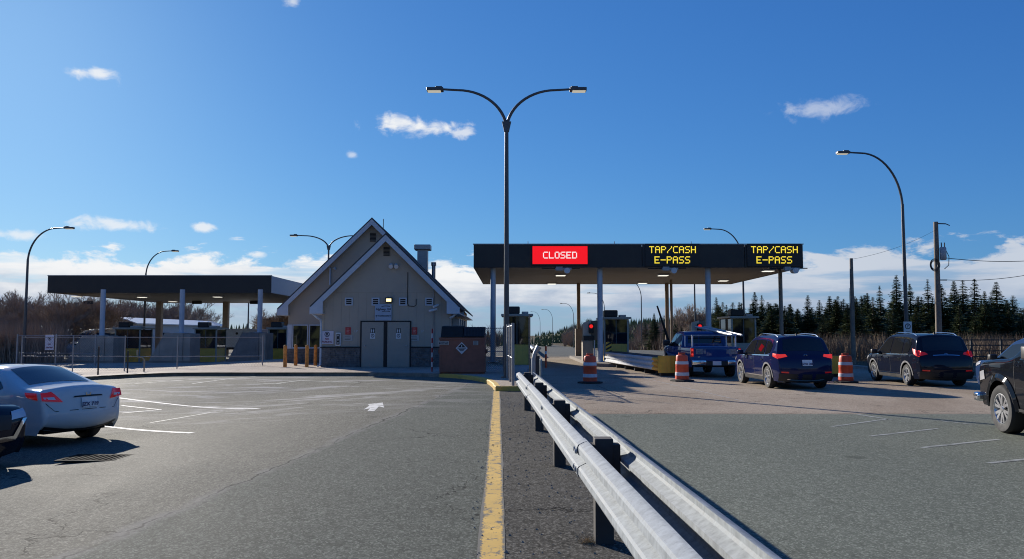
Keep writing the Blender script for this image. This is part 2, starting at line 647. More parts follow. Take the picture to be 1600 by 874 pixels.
structure('parking_lot', sheet(-60.0, lambda Y: yel_x(Y) if Y < 26 else -0.5, frange(-12, 33.2, 1.0), 90, 0.0), A_LOT)
structure('median_strip', sheet(lambda Y: yel_x(Y), road_l, frange(-12, 24.2, 1.0), 4, 0.004), A_MED)
structure('road', sheet(road_l, 17.3, frange(-12, 17.3, 1.0), 12, 0.0), A_ROAD)
structure('concrete_apron', sheet(lambda Y: road_l(Y) if Y < 24 else 0.2, 17.3, frange(17.3, 62, 1.5), 12, 0.0), A_CONC)


def hw(Y):
    return -2.4 * max(0, (Y - 130) / 100) ** 2


structure('highway', sheet(lambda Y: hw(Y) - 22, lambda Y: hw(Y) + 18.0, frange(62, 520, 6), 16, 0.0), A_HWY)
structure('plaza_road', sheet(-60.0, -12.0, frange(53, 62, 3), 20, 0.0), A_HWY)
structure('shoulder_far', sheet(-60.0, lambda Y: -22 + hw(Y), frange(62, 110, 4), 10, -0.004), A_HWY)

# kerb path of the raised walk: along the car park, round the nose, back along the toll lane
KP = [(-60, 33.2), (-30, 33.2), (-20, 33.2), (-14, 33.2), (-9, 33.2), (-6, 33.1), (-4, 32.7), (-2.9, 32.1), (-2.1, 31.2), (-1.5, 30.1), (-1.05, 28.8),
      (-0.78, 27.3), (-0.62, 25.8), (-0.56, 24.7), (-0.5, 24.35), (-0.3, 24.2), (0.0, 24.2), (0.42, 24.2), (0.55, 24.35), (0.6, 24.8), (0.72, 30), (0.85, 36), (1.2, 40), (1.2, 58)]


def kx_left(Y):
    pts = KP[4:15]
    for (x0, y0), (x1, y1) in zip(pts, pts[1:]):
        if y1 <= Y <= y0 and y0 > y1:
            return x0 + (x1 - x0) * (y0 - Y) / (y0 - y1) + 0.1
    return -0.4


def kx_right(Y):
    pts = KP[18:]
    for (x0, y0), (x1, y1) in zip(pts, pts[1:]):
        if y0 <= Y <= y1:
            return x0 + (x1 - x0) * (Y - y0) / (y1 - y0) - 0.08
    return 0.45


mbw = sheet(kx_left, kx_right, frange(24.3, 33.05, 0.35), 8, 0.146)
wb = sheet(-60.0, kx_right, frange(33.05, 53, 1.2), 60, 0.146)
mbw.add(wb.v, wb.f)
wb = sheet(-12.5, kx_right, frange(53, 58, 2), 12, 0.146)
mbw.add(wb.v, wb.f)
structure('sidewalk', mbw, A_WALK)


def kerb(path, name, mat, w=0.17, h=0.15):
    mb = MB()
    pts = []
    for (x0, y0), (x1, y1) in zip(path, path[1:]):
        L = math.hypot(x1 - x0, y1 - y0)
        n = max(1, int(L / 1.5))
        pts += [(x0 + (x1 - x0) * i / n, y0 + (y1 - y0) * i / n) for i in range(n)]
    pts.append(path[-1])
    prof = [(0.0, -0.1), (0.0, h - 0.025), (0.025, h), (w, h), (w, 0.0)]
    for i, (x, y) in enumerate(pts):
        a, b = pts[max(0, i - 1)], pts[min(len(pts) - 1, i + 1)]
        t = Vector((b[0] - a[0], b[1] - a[1])).normalized()
        nrm = Vector((-t.y, t.x))
        for o, z in prof:
            X, Y = x + nrm.x * o, y + nrm.y * o
            mb.v.append((X, Y, gz(X, Y) + z + 0.002 * math.sin(i * 2.3)))
    k = len(prof)
    for i in range(len(pts) - 1):
        for j in range(k - 1):
            mb.f.append((i * k + j, i * k + j + 1, (i + 1) * k + j + 1, (i + 1) * k + j))
    mb.f.append(tuple(range(k)))
    return structure(name, mb, mat)


kerb(KP[:8], 'kerb', M_KERB)
kerb(KP[7:19], 'yellow_kerb', M_YKERB)
kerb(KP[18:], 'lane_kerb', M_KERB)
kerb([(17.3, 20), (17.3, 62)][::-1], 'verge_kerb', pm('pale_kerb', (0.42, 0.38, 0.33), 0.85, var=0.3, scale=2))
structure('verge', sheet(17.4, 60, frange(20, 62, 3), 20, 0.13), A_SOIL)


def mark(poly, name, mat, dz=0.004):
    """painted mark: polygon given by pixel corners on the ground"""
    mb = MB()
    pts = [gnd(*p) for p in poly]
    mb.add([(p.x, p.y, gz(p.x, p.y) + dz) for p in pts], [tuple(range(len(pts)))])
    return structure(name, mb, mat)


def line(p0, p1, w, name, mat, dz=0.004):
    a, b = gnd(*p0), gnd(*p1)
    d = Vector((b.x - a.x, b.y - a.y, 0))
    L = d.length
    d.normalize()
    n = Vector((-d.y, d.x, 0)) * (w / 2)
    mb = MB()
    k = max(1, int(L / 0.6))
    for i in range(k + 1):
        p = a + d * (L * i / k)
        for s in (-1, 1):
            q = p + n * s
            mb.v.append((q.x, q.y, gz(q.x, q.y) + dz))
    for i in range(k):
        mb.f.append((2 * i, 2 * i + 1, 2 * i + 3, 2 * i + 2))
    return structure(name, mb, mat)


# yellow edge line with an uneven hand-painted edge
mbl = MB()
rl = random.Random(3)
ylist = frange(-8, 24.15, 0.28)
for Y in ylist:
    w = 0.108 + 0.004 * math.sin(Y * 1.9) + rl.uniform(-0.004, 0.004)
    x = yel_x(Y) + 0.006 * math.sin(Y * 0.7)
    for s in (-1, 1):
        X = x + s * w
        mbl.v.append((X, Y, gz(X, Y) + 0.0075))
for i in range(len(ylist) - 1):
    mbl.f.append((2 * i, 2 * i + 1, 2 * i + 3, 2 * i + 2))
structure('yellow_line', mbl, M_YLINE)

line((150, 664), (300, 677), 0.13, 'stall_line', M_WLINE)
line((170, 620), (405, 639), 0.13, 'stall_line', M_WLINE)
line((190, 634), (251, 640.5), 0.10, 'stall_line', M_WLINE)
line((190, 646), (251, 640.5), 0.10, 'stall_line', M_WLINE)
line((384, 599), (440, 600), 0.11, 'stall_line', M_WFAINT)
line((432, 599.5), (470, 595), 0.13, 'stall_line', M_WFAINT)
line((300, 600), (405, 588), 0.10, 'stall_line', M_WFAINT)
line((210, 600), (330, 592), 0.10, 'stall_line', M_WFAINT)
line((470, 595), (560, 598), 0.12, 'stall_line', M_WFAINT)
line((235, 661), (330, 645), 0.09, 'stall_line', M_WFAINT)
mark([(568, 640.5), (577, 634.5), (575, 632), (598, 629.5), (600, 637.5), (592, 635.5), (585, 643), (574, 643), (578, 638.5)], 'direction_arrow', M_WLINE)
line((1300, 667), (1388, 655), 0.07, 'lane_mark', M_WFAINT)
line((1360, 682), (1465, 670), 0.08, 'lane_mark', M_WFAINT)
line((1440, 700), (1560, 687), 0.09, 'lane_mark', M_WFAINT)
line((1545, 724), (1640, 714), 0.09, 'lane_mark', M_WFAINT)
line((1340, 648), (1392, 656), 0.10, 'lane_mark', M_WFAINT)
line((1470, 658), (1520, 664), 0.07, 'lane_mark', M_WFAINT)
M_DARKLINE = pm('joint_and_shadow_dark', (0.018, 0.018, 0.018), 0.6, var=0.3)
line((931, 602), (975, 620), 0.035, 'joint_and_shadow_line', M_DARKLINE)  # edge of the office gable's shadow, painted as a dark line
line((926, 616), (975, 620), 0.035, 'joint_and_shadow_line', M_DARKLINE)  # second edge of the gable shadow, likewise painted on
line((912, 646), (1605, 646), 0.03, 'joint_and_shadow_line', M_DARKLINE)
line((980, 585), (1160, 627), 0.07, 'lane_mark', paint_mark('apron_line_paint', (0.36, 0.33, 0.29), (0.22, 0.18, 0.145), 0.45, 3.0))

# ------------------------------------------------------------------ storm drain grate in the low corner of the car park
M_IRON = pm('cast_iron', (0.02, 0.018, 0.016), 0.9, 0.0, var=0.3, bump=0.3, spec=0.05)
M_DARK = pm('dark_void', (0.006, 0.006, 0.006), 0.9, var=0.0)
gp = gnd(163, 717)
dg = thing('storm_drain', 'iron storm drain grate in the asphalt behind the white coupe', 'drain', gp)
z0 = gp.z
MB().box(gp.x - .52, gp.x + .52, gp.y - .26, gp.y + .26, z0 + .004, z0 + .010).build('pit', M_DARK, dg)
fr = MB()
for a in ((-.58, .58, -.32, -.26), (-.58, .58, .26, .32), (-.58, -.52, -.26, .26), (.52, .58, -.26, .26)):
    fr.box(gp.x + a[0], gp.x + a[1], gp.y + a[2], gp.y + a[3], z0 + .004, z0 + .022)
fr.build('frame', M_IRON, dg)
bar = None
for i in range(11):
    x = -.45 + i * .09
    if bar is None:
        bar = MB().box(x - .018, x + .018, -.258, .258, .012, .024).build('bar', M_IRON, dg, local=True)
    else:
        b2 = bar.copy()
        COL.objects.link(b2)
        b2.location.x = i * .09

# ------------------------------------------------------------------ guardrail on the median
M_GALV = pm('galvanised_steel', (0.31, 0.335, 0.35), 0.75, 0.0, var=0.22, scale=14, bump=0.1, bscale=20, grime=0.35, spec=0.15)
M_POST = pm('dark_steel_post', (0.055, 0.05, 0.048), 0.8, 0.2, var=0.3, grime=0.3)
GY = [-4.73 + 3.81 * i for i in range(7)]
gr = thing('guardrail', 'double sided galvanised steel guardrail on dark posts along the median', 'guardrail', (rail_x(6.7), 6.7, 0))
WP = [(-.156, .006), (-.150, .030), (-.128, .074), (-.108, .083), (-.062, .083), (-.046, .070), (-.016, .008), (.016, .008), (.046, .070), (.062, .083),
      (.108, .083), (.128, .074), (.150, .030), (.156, .006)]


def beam(side, ya, yb, off=0.0, zc=0.675):
    mb = MB()
    rows = [ya, yb]
    for Y in rows:
        for sgn in (0, 1):
            for z, d in WP:
                X = rail_x(Y) + side * (0.135 + off + d - sgn * 0.005)
                mb.v.append((X, Y, gz(X, Y) + zc + z))
    n = len(WP)
    for sgn in (0, 1):
        for i in range(n - 1):
            a = sgn * n + i
            mb.f.append((a, a + 1, a + 1 + 2 * n, a + 2 * n))
    for i in (0, n - 1):
        mb.f.append((i, i + n, i + 3 * n, i + 2 * n))
    for r0 in (0, 2 * n):
        for i in range(n - 1):
            mb.f.append((r0 + i, r0 + i + 1, r0 + n + i + 1, r0 + n + i))
    return mb


for i in range(len(GY) - 1):
    for side in (-1, 1):
        beam(side, GY[i] - 0.10, GY[i + 1] + 0.12, 0.009 * (i % 2)).build('rail_panel', M_GALV, gr, True, sharp=22)
for side in (-1, 1):      # flared end pieces beyond the last post
    Y0 = GY[-1]
    mb = beam(side, Y0 - 0.1, Y0 + 0.55, 0.012)
    mb.build('end_panel', M_GALV, gr, True, sharp=50)
for Y in GY:
    x = rail_x(Y)
    MB().box(x - .075, x + .075, Y - .085, Y + .085, -.3, .848, 0.006).build('post', M_POST, gr)
    MB().box(x - .135, x + .135, Y - .07, Y + .07, .50, .80, 0.004).build('block', M_POST, gr)
    bo = MB()
    for side in (-1, 1):
        for k, dz in ((-.10, .078), (-.03, -.078), (.05, .078), (.12, -.078)):
            bo.lathe([(0.001, .02 * side), (.018, .016 * side), (.024, 0)], (x + side * .226, Y + k, .675 + dz), 'x', 8)
    bo.build('bolts', M_GALV, gr, True)['kind'] = 'stuff'

# tuft of dry grass and grit at a post foot
tf = MB()
rg = random.Random(5)
tp = (rail_x(6.7) - .14, 6.66)
for i in range(110):
    a, l = rg.uniform(0, 6.28), rg.uniform(.05, .14)
    x, y = tp[0] + rg.gauss(0, .035), tp[1] + rg.gauss(0, .03)
    e = (x + math.cos(a) * l, y + math.sin(a) * l * .7, rg.uniform(.01, .09))
    tf.add([(x - .002, y, .004), (x + .003, y, .004), e], [(0, 1, 2)])
solo('grass_tuft', tf, pm('dry_grass', (0.36, 0.28, 0.17), 0.8, var=0.3, scale=30), 'tuft of dry straw grass at the foot of the nearest guardrail post', 'grass tuft', (tp[0], tp[1], 0))
grit = MB()
for i in range(500):
    Y = rg.uniform(4.5, 22)
    X = rg.uniform(yel_x(Y) + .1, rail_x(Y) + .1)
    if rg.random() < .35:
        X = yel_x(Y) + rg.gauss(-.1, .07)
    r = rg.uniform(.004, .013) * (1.6 if rg.random() < .06 else 1)
    h = gz(X, Y) + .004
    grit.add([(X - r, Y - r, h), (X + r, Y - r * .6, h), (X + r * .5, Y + r, h), (X, Y, h + r * 1.2)], [(0, 1, 3), (1, 2, 3), (2, 0, 3), (0, 2, 1)])
o = grit.build('grit', pm('grit_stone', (0.26, 0.24, 0.21), 0.9, var=0.4, scale=30))
tag(o, 'loose grit scattered along the median strip', 'grit', kind='stuff')

# ------------------------------------------------------------------ street lamps
M_LAMP = pm('lamp_pole_steel', (0.085, 0.085, 0.09), 0.45, 0.5, var=0.2, scale=2)
M_LENS = emitm('lamp_lens', (1.0, 0.93, 0.75), 0.3)


def arm_curve(side, base_z, top_z, reach):
    pts = []
    for i in range(15):
        t = i / 14
        a = t * math.pi / 2
        # quarter of an oval, then a short level tail
        pts.append((side * (reach * .78) * (1 - math.cos(a)), 0, base_z + (top_z - base_z) * math.sin(a)))
    pts.append((side * reach, 0, top_z + .03))
    return pts


def street_lamp(label, X, Y, sides=(-1,), H=10.62, zf=9.15, reach=2.7, group='street lamps on curved arms', sign=False, band=False, zb=None, yaw=0.0):
    z = gz(X, Y) if zb is None else zb
    t = thing('street_lamp', label, 'street lamp', (X, Y, z), yaw, group)
    MB().tube([(0, 0, -.1), (0, 0, 1.2), (0, 0, zf)], [.105, .10, .07], 14).build('pole', M_LAMP, t, True, True)
    MB().lathe([(.001, .05), (.19, .05), (.19, 0), (.001, 0)], (0, 0, 0), 'z', 12).build('base_plate', M_LAMP, t, False, True)
    for s in sides:
        c = arm_curve(s, zf - .2, H - .06, reach)
        MB().tube(c, [.062 - .022 * i / len(c) for i in range(len(c))], 10).build('arm', M_LAMP, t, True, True)
        x = s * reach
        hd = MB().box(min(x, x + s * .62), max(x, x + s * .62), -.15, .15, H - .10, H + .02, .02)
        hd.box(min(x + s * .05, x + s * .3), max(x + s * .05, x + s * .3), -.09, .09, H + .02, H + .07, .01)
        h = hd.build('lamp_head', M_LAMP, t, False, True)
        MB().box(min(x + s * .1, x + s * .58), max(x + s * .1, x + s * .58), -.12, .12, H - .125, H - .101).build('lens', M_LENS, h, False, True)
    if len(sides) == 2:
        MB().prism([(-.09, zf - .25), (.09, zf - .25), (.17, zf + .12), (-.17, zf + .12)], -.07, .07).build('fork_bracket', M_LAMP, t, False, True)
    return t


street_lamp('tall double arm street lamp standing in front of the toll canopy', -.20, 29.0, (-1, 1), reach=2.33, zf=9.25, zb=.146)
lp = street_lamp('tall single arm street lamp on the right verge beside the utility pole', 19.3, 39.2, zf=8.0, reach=2.55, zb=.13)
sg = MB().box(-.2, .2, -.125, -.11, 1.55, 2.2).build('sign_plate', pm('sign_white', (0.7, 0.7, 0.7), 0.5, var=.08), lp, False, True)
MB().lathe([(.10, 0), (.14, 0)], (0, -.1275, 1.97), 'y', 20).build('ring_mark', pm('sign_black', (.02, .02, .02), .6, var=0), sg, False, True)
text('P', .2, (0, -.129, 1.97), MATS['sign_black'], sg, local=True)
text('NO', .13, (0, -.129, 1.68), MATS['sign_black'], sg, local=True)
street_lamp('single arm street lamp whose arm rises behind the right end of the toll canopy', 19.4, 67, zf=8.0, reach=2.6)
street_lamp('thin street lamp pole seen under the toll canopy just left of its third column', 19.2, 84, zf=8.0, reach=2.6)
street_lamp('street lamp pole standing behind the middle toll booth under the canopy', 19.4, 120, zf=8.0, reach=2.6)
street_lamp('far street lamp whose arm shows just left of the second canopy column', 17.2, 149, zf=8.0, reach=2.6)
street_lamp('largest of the three far street lamps left of the brown canopy column', 15.4, 200, zf=8.0, reach=2.8, H=11.2)
street_lamp('middle one of the three far street lamps left of the brown canopy column', 13.2, 260, zf=8.0, reach=3, H=11.6)
street_lamp('smallest, leftmost of the three far street lamps down the highway', 10.6, 302, zf=8.0, reach=3, H=12)
street_lamp('single arm street lamp at the far left beside the chain link fence', -31.6, 52, (1,), H=9.0, zf=6.9, reach=2.3)
street_lamp('single arm street lamp rising behind the left toll canopy', -33.5, 73, (1,), H=9.7, zf=7.6, reach=2.3)
street_lamp('double arm street lamp rising behind the gabled toll office', -15.2, 66, (-1, 1), H=10.0, zf=9.0, reach=2.6)
street_lamp('bare thin street lamp pole seen between columns under the left toll canopy', -30.3, 92, (-1,), H=8.0, zf=6.4, reach=2.0)

# ------------------------------------------------------------------ toll office: front wing with washroom doors, taller main gable behind
M_WALL = pm('office_siding', (0.37, 0.325, 0.27), 0.8, var=0.06, scale=1.2, bump=0.25, bscale=25)
M_TRIM = pm('trim_pale', (0.44, 0.50, 0.58), 0.5, var=0.06)
M_ROOF = pm('roof_shingle', (0.07, 0.068, 0.07), 0.9, var=0.3, scale=8, bump=0.5)
M_STONE = pm('ledge_stone', (0.12, 0.115, 0.115), 0.8, var=0.45, scale=6, bump=0.6, bscale=25)
M_DOOR = pm('door_grey', (0.30, 0.275, 0.24), 0.5, var=0.05)
M_JOINT = pm('dark_joint', (0.015, 0.015, 0.017), 0.8, var=0)
M_GLASS = glass_mat('window_glass')
M_WHITE = pm('white_paint', (0.62, 0.63, 0.66), 0.45, var=0.06)
M_BLACK = pm('black_paint', (0.012, 0.012, 0.014), 0.55, var=0.0)
M_METAL = pm('vent_metal', (0.30, 0.31, 0.33), 0.45, 0.6, var=0.2)

XC1, HW1, XC2, HW2 = -6.06, 3.56, -7.62, 5.10
YF, YM, YB = 38.5, 44.2, 60.0
ZE1, SL = 3.05, 0.985
SW = 0.146
off = thing('toll_office', 'grey gabled toll office with two washroom doors and a taller gable behind', 'building', (XC1, YF, SW))


def gable(xc, wall_l, wall_r, half, ze, y0, y1, suffix_depth=0.0):
    """walls up to the slopes, then roof slabs, barge boards and boxed eave returns"""
    zt = ze + half * SL
    def zr(x):
        return zt - abs(x - xc) * SL - 0.28
    w = MB()
    w.prism([(wall_l, SW - .3), (wall_r, SW - .3), (wall_r, zr(wall_r)), (xc, zr(xc)), (wall_l, zr(wall_l))], y0, y1)
    wall = w.build('wall', M_WALL, off)
    rf = MB()
    th = 0.10
    for s in (-1, 1):
        e = xc + s * half
        rf.prism([(xc, zt + .02), (e, ze + .02), (e, ze + .02 - th), (xc, zt + .02 - th)], y0 - .38, y1 + .3)
    roof = rf.build('roof', M_ROOF, off)
    for s in (-1, 1):
        e = xc + s * half
        MB().prism([(xc, zt - .085), (e, ze - .085), (e, ze - .40), (xc, zt - .085 - .315)] if s > 0 else
                   [(xc, zt - .085), (xc, zt - .40), (e, ze - .40), (e, ze - .085)], y0 - .43, y0 - .385).build('barge_board', M_TRIM, off)
        # boxed return at the eave
        a, b = (e - .62, e + .02) if s > 0 else (e - .02, e + .62)
        inn = a if s > 0 else b
        MB().prism([(e, ze - .36), (inn, ze - .36), (inn, ze + .28), (e, ze - .06)], y0 - .452, y0 - .433).build('eave_return', M_TRIM, off)
        MB().box(min(e, inn), max(e, inn), y0 - .38, y1, ze - .36, ze - .32).build('soffit', M_TRIM, off)
    return wall, roof, zt, zr


wall1, roof1, ZT1, zr1 = gable(XC1, -9.12, -2.95, HW1, ZE1, YF, YM + .5)
wall2, roof2, ZT2, zr2 = gable(XC2, -12.2, -2.95, HW2, ZE1 + .06, YM, YB)

# stone plinth of the front wing: every course its own proud ledge stones, either side of the doors
rs = random.Random(11)


def plinth(xa, xb, y, z0, z1, parent, rows=9):
    mb = MB()
    for r in range(rows):
        za = z0 + (z1 - z0) * r / rows
        zb = z0 + (z1 - z0) * (r + 1) / rows
        x = xa
        while x < xb - .02:
            w = min(rs.uniform(.18, .5), xb - x)
            d = rs.uniform(.035, .085)
            mb.box(x + .004, x + w - .004, y - d, y + .01, za + .004, zb - .004)
            x += w
    o = mb.build('ledge_stones', M_STONE, parent)
    o['kind'] = 'stuff'
    return o


DX0, DX1 = -7.22, -4.90
plinth(-9.14, DX0 - .06, YF, SW, 1.06, off)
plinth(DX1 + .06, -2.93, YF, SW, 1.06, off)
for a, b in ((-9.17, DX0 - .05), (DX1 + .05, -2.9)):
    MB().box(a, b, YF - .11, YF + .01, 1.065, 1.12, .008).build('plinth_cap', M_JOINT, off)
plinth(-12.22, -9.15, YM, SW, .93, off)

# doors
fm = MB()
for a, b in ((DX0 - .055, DX0), (DX1, DX1 + .055)):
    fm.box(a, b, YF - .05, YF + .01, SW, 2.36)
fm.box(DX0, DX1, YF - .05, YF + .01, 2.305, 2.36)
fm.box(-6.15, -5.99, YF - .045, YF + .01, SW, 2.305)
fm.build('door_frame', M_JOINT, off)
for a, b, hx in ((DX0 + .01, -6.16, DX0 + .17), (-5.98, DX1 - .01, DX1 - .17)):
    d = MB().box(a, b, YF - .034, YF + .005, SW + .015, 2.298, .004).build('door', M_DOOR, off)
    MB().lathe([(.001, -.10), (.035, -.095), (.035, -.05), (.02, -.034)], (hx, YF, 1.16), 'y', 12).build('knob', M_METAL, d, True)
    MB().box((a + b) / 2 - .1, (a + b) / 2 + .1, YF - .04, YF - .0345, 1.78, 2.0).build('pictogram_plate', M_BLACK, d)
    for q in (-.045, .045):
        pg = MB().lathe([(.001, 0), (.016, 0)], ((a + b) / 2 + q, YF - .043, 1.965), 'y', 10)
        pg.prism([(q + (a + b) / 2 - .022, 1.80), (q + (a + b) / 2 + .022, 1.80), (q + (a + b) / 2 + .028, 1.94), (q + (a + b) / 2 - .028, 1.94)], YF - .045, YF - .042)
        pg.build('pictogram', M_WHITE, d)
    MB().box((a + b) / 2 - .12, (a + b) / 2 + .12, YF - .04, YF - .0345, 1.50, 1.76, .002).build('notice_plate', M_WHITE, d)
    MB().lathe([(.06, 0), (.085, 0)], ((a + b) / 2, YF - .043, 1.64), 'y', 18).build('ring_mark', M_BLACK, d)
    MB().prism([((a + b) / 2 - .06, 1.70), ((a + b) / 2 - .045, 1.71), ((a + b) / 2 + .06, 1.58), ((a + b) / 2 + .045, 1.57)], YF - .045, YF - .042).build('slash_mark', M_BLACK, d)

# louvred vents, joint line, gable vents
for px in (545.5, 587, 629.5, 670.5):
    x = at(px, 472, YF).x
    v = MB()
    for a in ((-.19, .19, -.19, -.13), (-.19, .19, .13, .19), (-.19, -.13, -.13, .13), (.13, .19, -.13, .13)):
        v.box(x + a[0], x + a[1], YF - .05, YF + .005, 3.28 + a[2], 3.28 + a[3])
    ve = v.build('vent_frame', M_TRIM, off)
    MB().box(x - .13, x + .13, YF - .012, YF - .006, 3.15, 3.41).build('vent_void', M_JOINT, ve)
    for k in (-.06, .03):
        MB().box(x - .13, x + .13, YF - .035, YF - .014, 3.28 + k, 3.28 + k + .04).build('slat', M_METAL, ve)
MB().box(-9.12, -2.95, YF - .012, YF + .002, 3.70, 3.72).build('siding_joint', pm('siding_seam', (.33, .28, .225), .8, var=.05), off)
for i in range(31):
    x = -9.0 + i * .2
    if DX0 - .1 < x < DX1 + .1:
        za = 2.4
    else:
        za = 1.13
    if i % 2 == 0:
        MB().box(x - .004, x + .004, YF - .006, YF + .002, za, min(3.69, zr1(x) - .05)).build('siding_seam', MATS['siding_seam'], off)
for xc, y, z, s in ((XC1, YF, 5.72, .15), (XC2 + .02, YM, 7.10, .17)):
    g1 = MB().box(xc - s - .04, xc + s + .04, y - .03, y + .005, z - s * 1.5 - .04, z + s * 1.5 + .04).build('gable_vent_frame', M_WALL, off)
    for k in range(7):
        zz = z - s * 1.5 + k * s * .43
        MB().box(xc - s, xc + s, y - .045, y - .031, zz, zz + s * .33).build('slat', M_JOINT, g1)

# wall light over the sign, flood lights, downspout pipes, conduit
x = at(608, 470, YF).x
wl = MB().box(x - .17, x + .17, YF - .16, YF + .005, 3.24, 3.48, .01).build('wall_light', M_BLACK, off)
MB().box(x - .12, x + .12, YF - .166, YF - .161, 3.28, 3.42).build('lens', emitm('warm_wall_lens', (1.0, 0.86, 0.42), 1.3), wl)
for dx in (-.1, .16):
    MB().tube([(-5.95 + dx + .2, YF - .02, 5.05), (-5.95 + dx + .22, YF - .2, 4.95)], [.09, .11], 10).build('flood_light', M_WHITE, off, True)
MB().tube([(at(641, 0, YF).x, YF - .02, 4.7), (at(641, 0, YF).x, YF - .02, 3.2), (at(643, 0, YF).x, YF - .02, 3.07), (at(651, 0, YF).x, YF - .02, 3.05), (at(654, 0, YF).x, YF - .02, 3.12), (at(654, 0, YF).x, YF - .02, 3.4)],
          .016, 6).build('conduit', M_JOINT, off, True)
MB().tube([(-3.75, YF - .03, .2), (-3.75, YF - .03, 3.3), (-3.8, YF - .03, 3.9), (-4.05, YF - .03, 4.3)], .022, 6).build('conduit', M_METAL, off, True)
MB().tube([(-9.55, YF - .25, 2.72), (-9.3, YF - .25, 2.5), (-9.17, YF - .1, 2.4), (-9.15, YF - .06, 2.2), (-9.15, YF - .06, .25), (-9.25, YF - .2, .2)], .05, 8).build('downspout', M_TRIM, off, True)
MB().tube([(-2.62, YF - .2, 2.75), (-2.85, YF - .2, 2.55), (-2.98, YF - .1, 2.5)], .05, 8).build('downspout', M_TRIM, off, True)
MB().box(-9.75, -9.42, YM - .12, YM + .01, 2.15, 2.85, .01).build('meter_box', M_TRIM, off)
pp = at(524, 425, YM)
MB().tube([(pp.x - .15, YM - .06, pp.z - .75), (pp.x - .15, YM - .06, pp.z + .2), (pp.x + .13, YM - .06, pp.z + .2), (pp.x + .13, YM - .06, pp.z + .1)], .05, 8).build('vent_pipe', M_TRIM, off, True)
# security cameras
for a, z, L in ((-3.62, 2.92, .34), (-3.55, 3.12, .2)):
    cm = MB().tube([(a, YF - .1, z), (a - L, YF - .35, z - .1)], [.06, .055], 8)
    cm.tube([(a + .02, YF + .01, z - .05), (a, YF - .1, z)], .025, 6)
    cm.build('security_camera', M_WHITE, off, True)

# windows of the main wing left of the front wing
MB().box(-12.22, -11.98, YM - .06, YM + .02, .93, 2.25).build('corner_post', M_TRIM, off)
for a, b in ((-11.95, -11.10), (-11.04, -9.2)):
    wn = MB()
    wn.box(a, b, YM - .05, YM + .01, 2.19, 2.25)
    wn.box(a, b, YM - .05, YM + .01, .95, 1.01)
    wn.box(a, a + .05, YM - .05, YM + .01, 1.01, 2.19)
    wn.box(b - .05, b, YM - .05, YM + .01, 1.01, 2.19)
    w = wn.build('window', M_TRIM, off)
    MB().box(a + .05, b - .05, YM - .02, YM - .012, 1.01, 2.19).build('pane', M_GLASS, w)
MB().box(-12.0, -9.15, YM - .1, YM + .01, .935, .985).build('window_sill', M_TRIM, off)

# chimneys and antenna on the right slope
ch = MB().box(-5.42, -4.82, 47.0, 47.6, 4.3, 6.75)
c0 = ch.build('chimney', M_METAL, off)
MB().box(-5.6, -4.64, 46.85, 47.75, 6.7, 7.0, .03).build('chimney_cap', M_METAL, c0)
MB().tube([(-4.45, 47, 4.2), (-4.45, 47, 5.75)], .11, 10).build('stove_pipe', M_METAL, off, True)
MB().tube([(-4.45, 47, 5.75), (-4.45, 47, 5.95)], .15, 10).build('pipe_cap', M_METAL, off, True)
MB().tube([(XC2 + .55, YM + .2, 7.0), (XC2 + .55, YM + .2, 8.15)], .02, 6).build('antenna', M_BLACK, off)
# vents and gear on the right side wall
for k, yy in enumerate((40, 42, 45, 48)):
    MB().box(-2.95, -2.6, yy, yy + .6, 1.9, 2.5, .02).build('side_vent', M_METAL, off)

# wall signs: things of their own
x = at(604.5, 0, YF).x
s = thing('washroom_sign', 'pale blue Highway 104 washrooms sign above the double doors', 'sign', (x, YF - .08, 2.36))
MB().box(x - .40, x + .40, YF - .08, YF - .05, 2.37, 3.16, .006).build('panel', pm('sign_pale_blue', (0.30, 0.38, 0.50), .4, var=.05), s)
M_NAVY = pm('sign_navy', (0.01, 0.013, 0.035), .5, var=0)
text('Highway 104', .135, (x, YF - .083, 2.91), M_NAVY, s, shear=.25, bold=.004)
text('WASHROOMS', .085, (x, YF - .083, 2.59), M_NAVY, s, bold=.004)
sw_ = MB()
for (a, b, zc, hh) in ((-.08, .33, 3.05, .018), (-.05, .33, 2.80, .014)):
    pts = [(x + a + (b - a) * i / 8, zc + .02 * math.sin(i / 8 * 3.1)) for i in range(9)]
    for (p, q) in zip(pts, pts[1:]):
        sw_.prism([(p[0], p[1] - hh), (q[0], q[1] - hh), (q[0], q[1] + hh), (p[0], p[1] + hh)], YF - .085, YF - .081)
sw_.build('swoosh_mark', M_NAVY, s)
for sx in (-1, 1):
    MB().prism([(x + sx * .33 - .03, 2.63), (x + sx * .33 + .03, 2.63), (x + sx * .33, 2.5)], YF - .085, YF - .081).build('arrow_mark', M_NAVY, s)

M_RED = pm('sign_red', (0.42, 0.03, 0.03), .45, var=.08)
M_GREYSIGN = pm('sign_grey', (0.36, 0.36, 0.36), .5, var=.1)


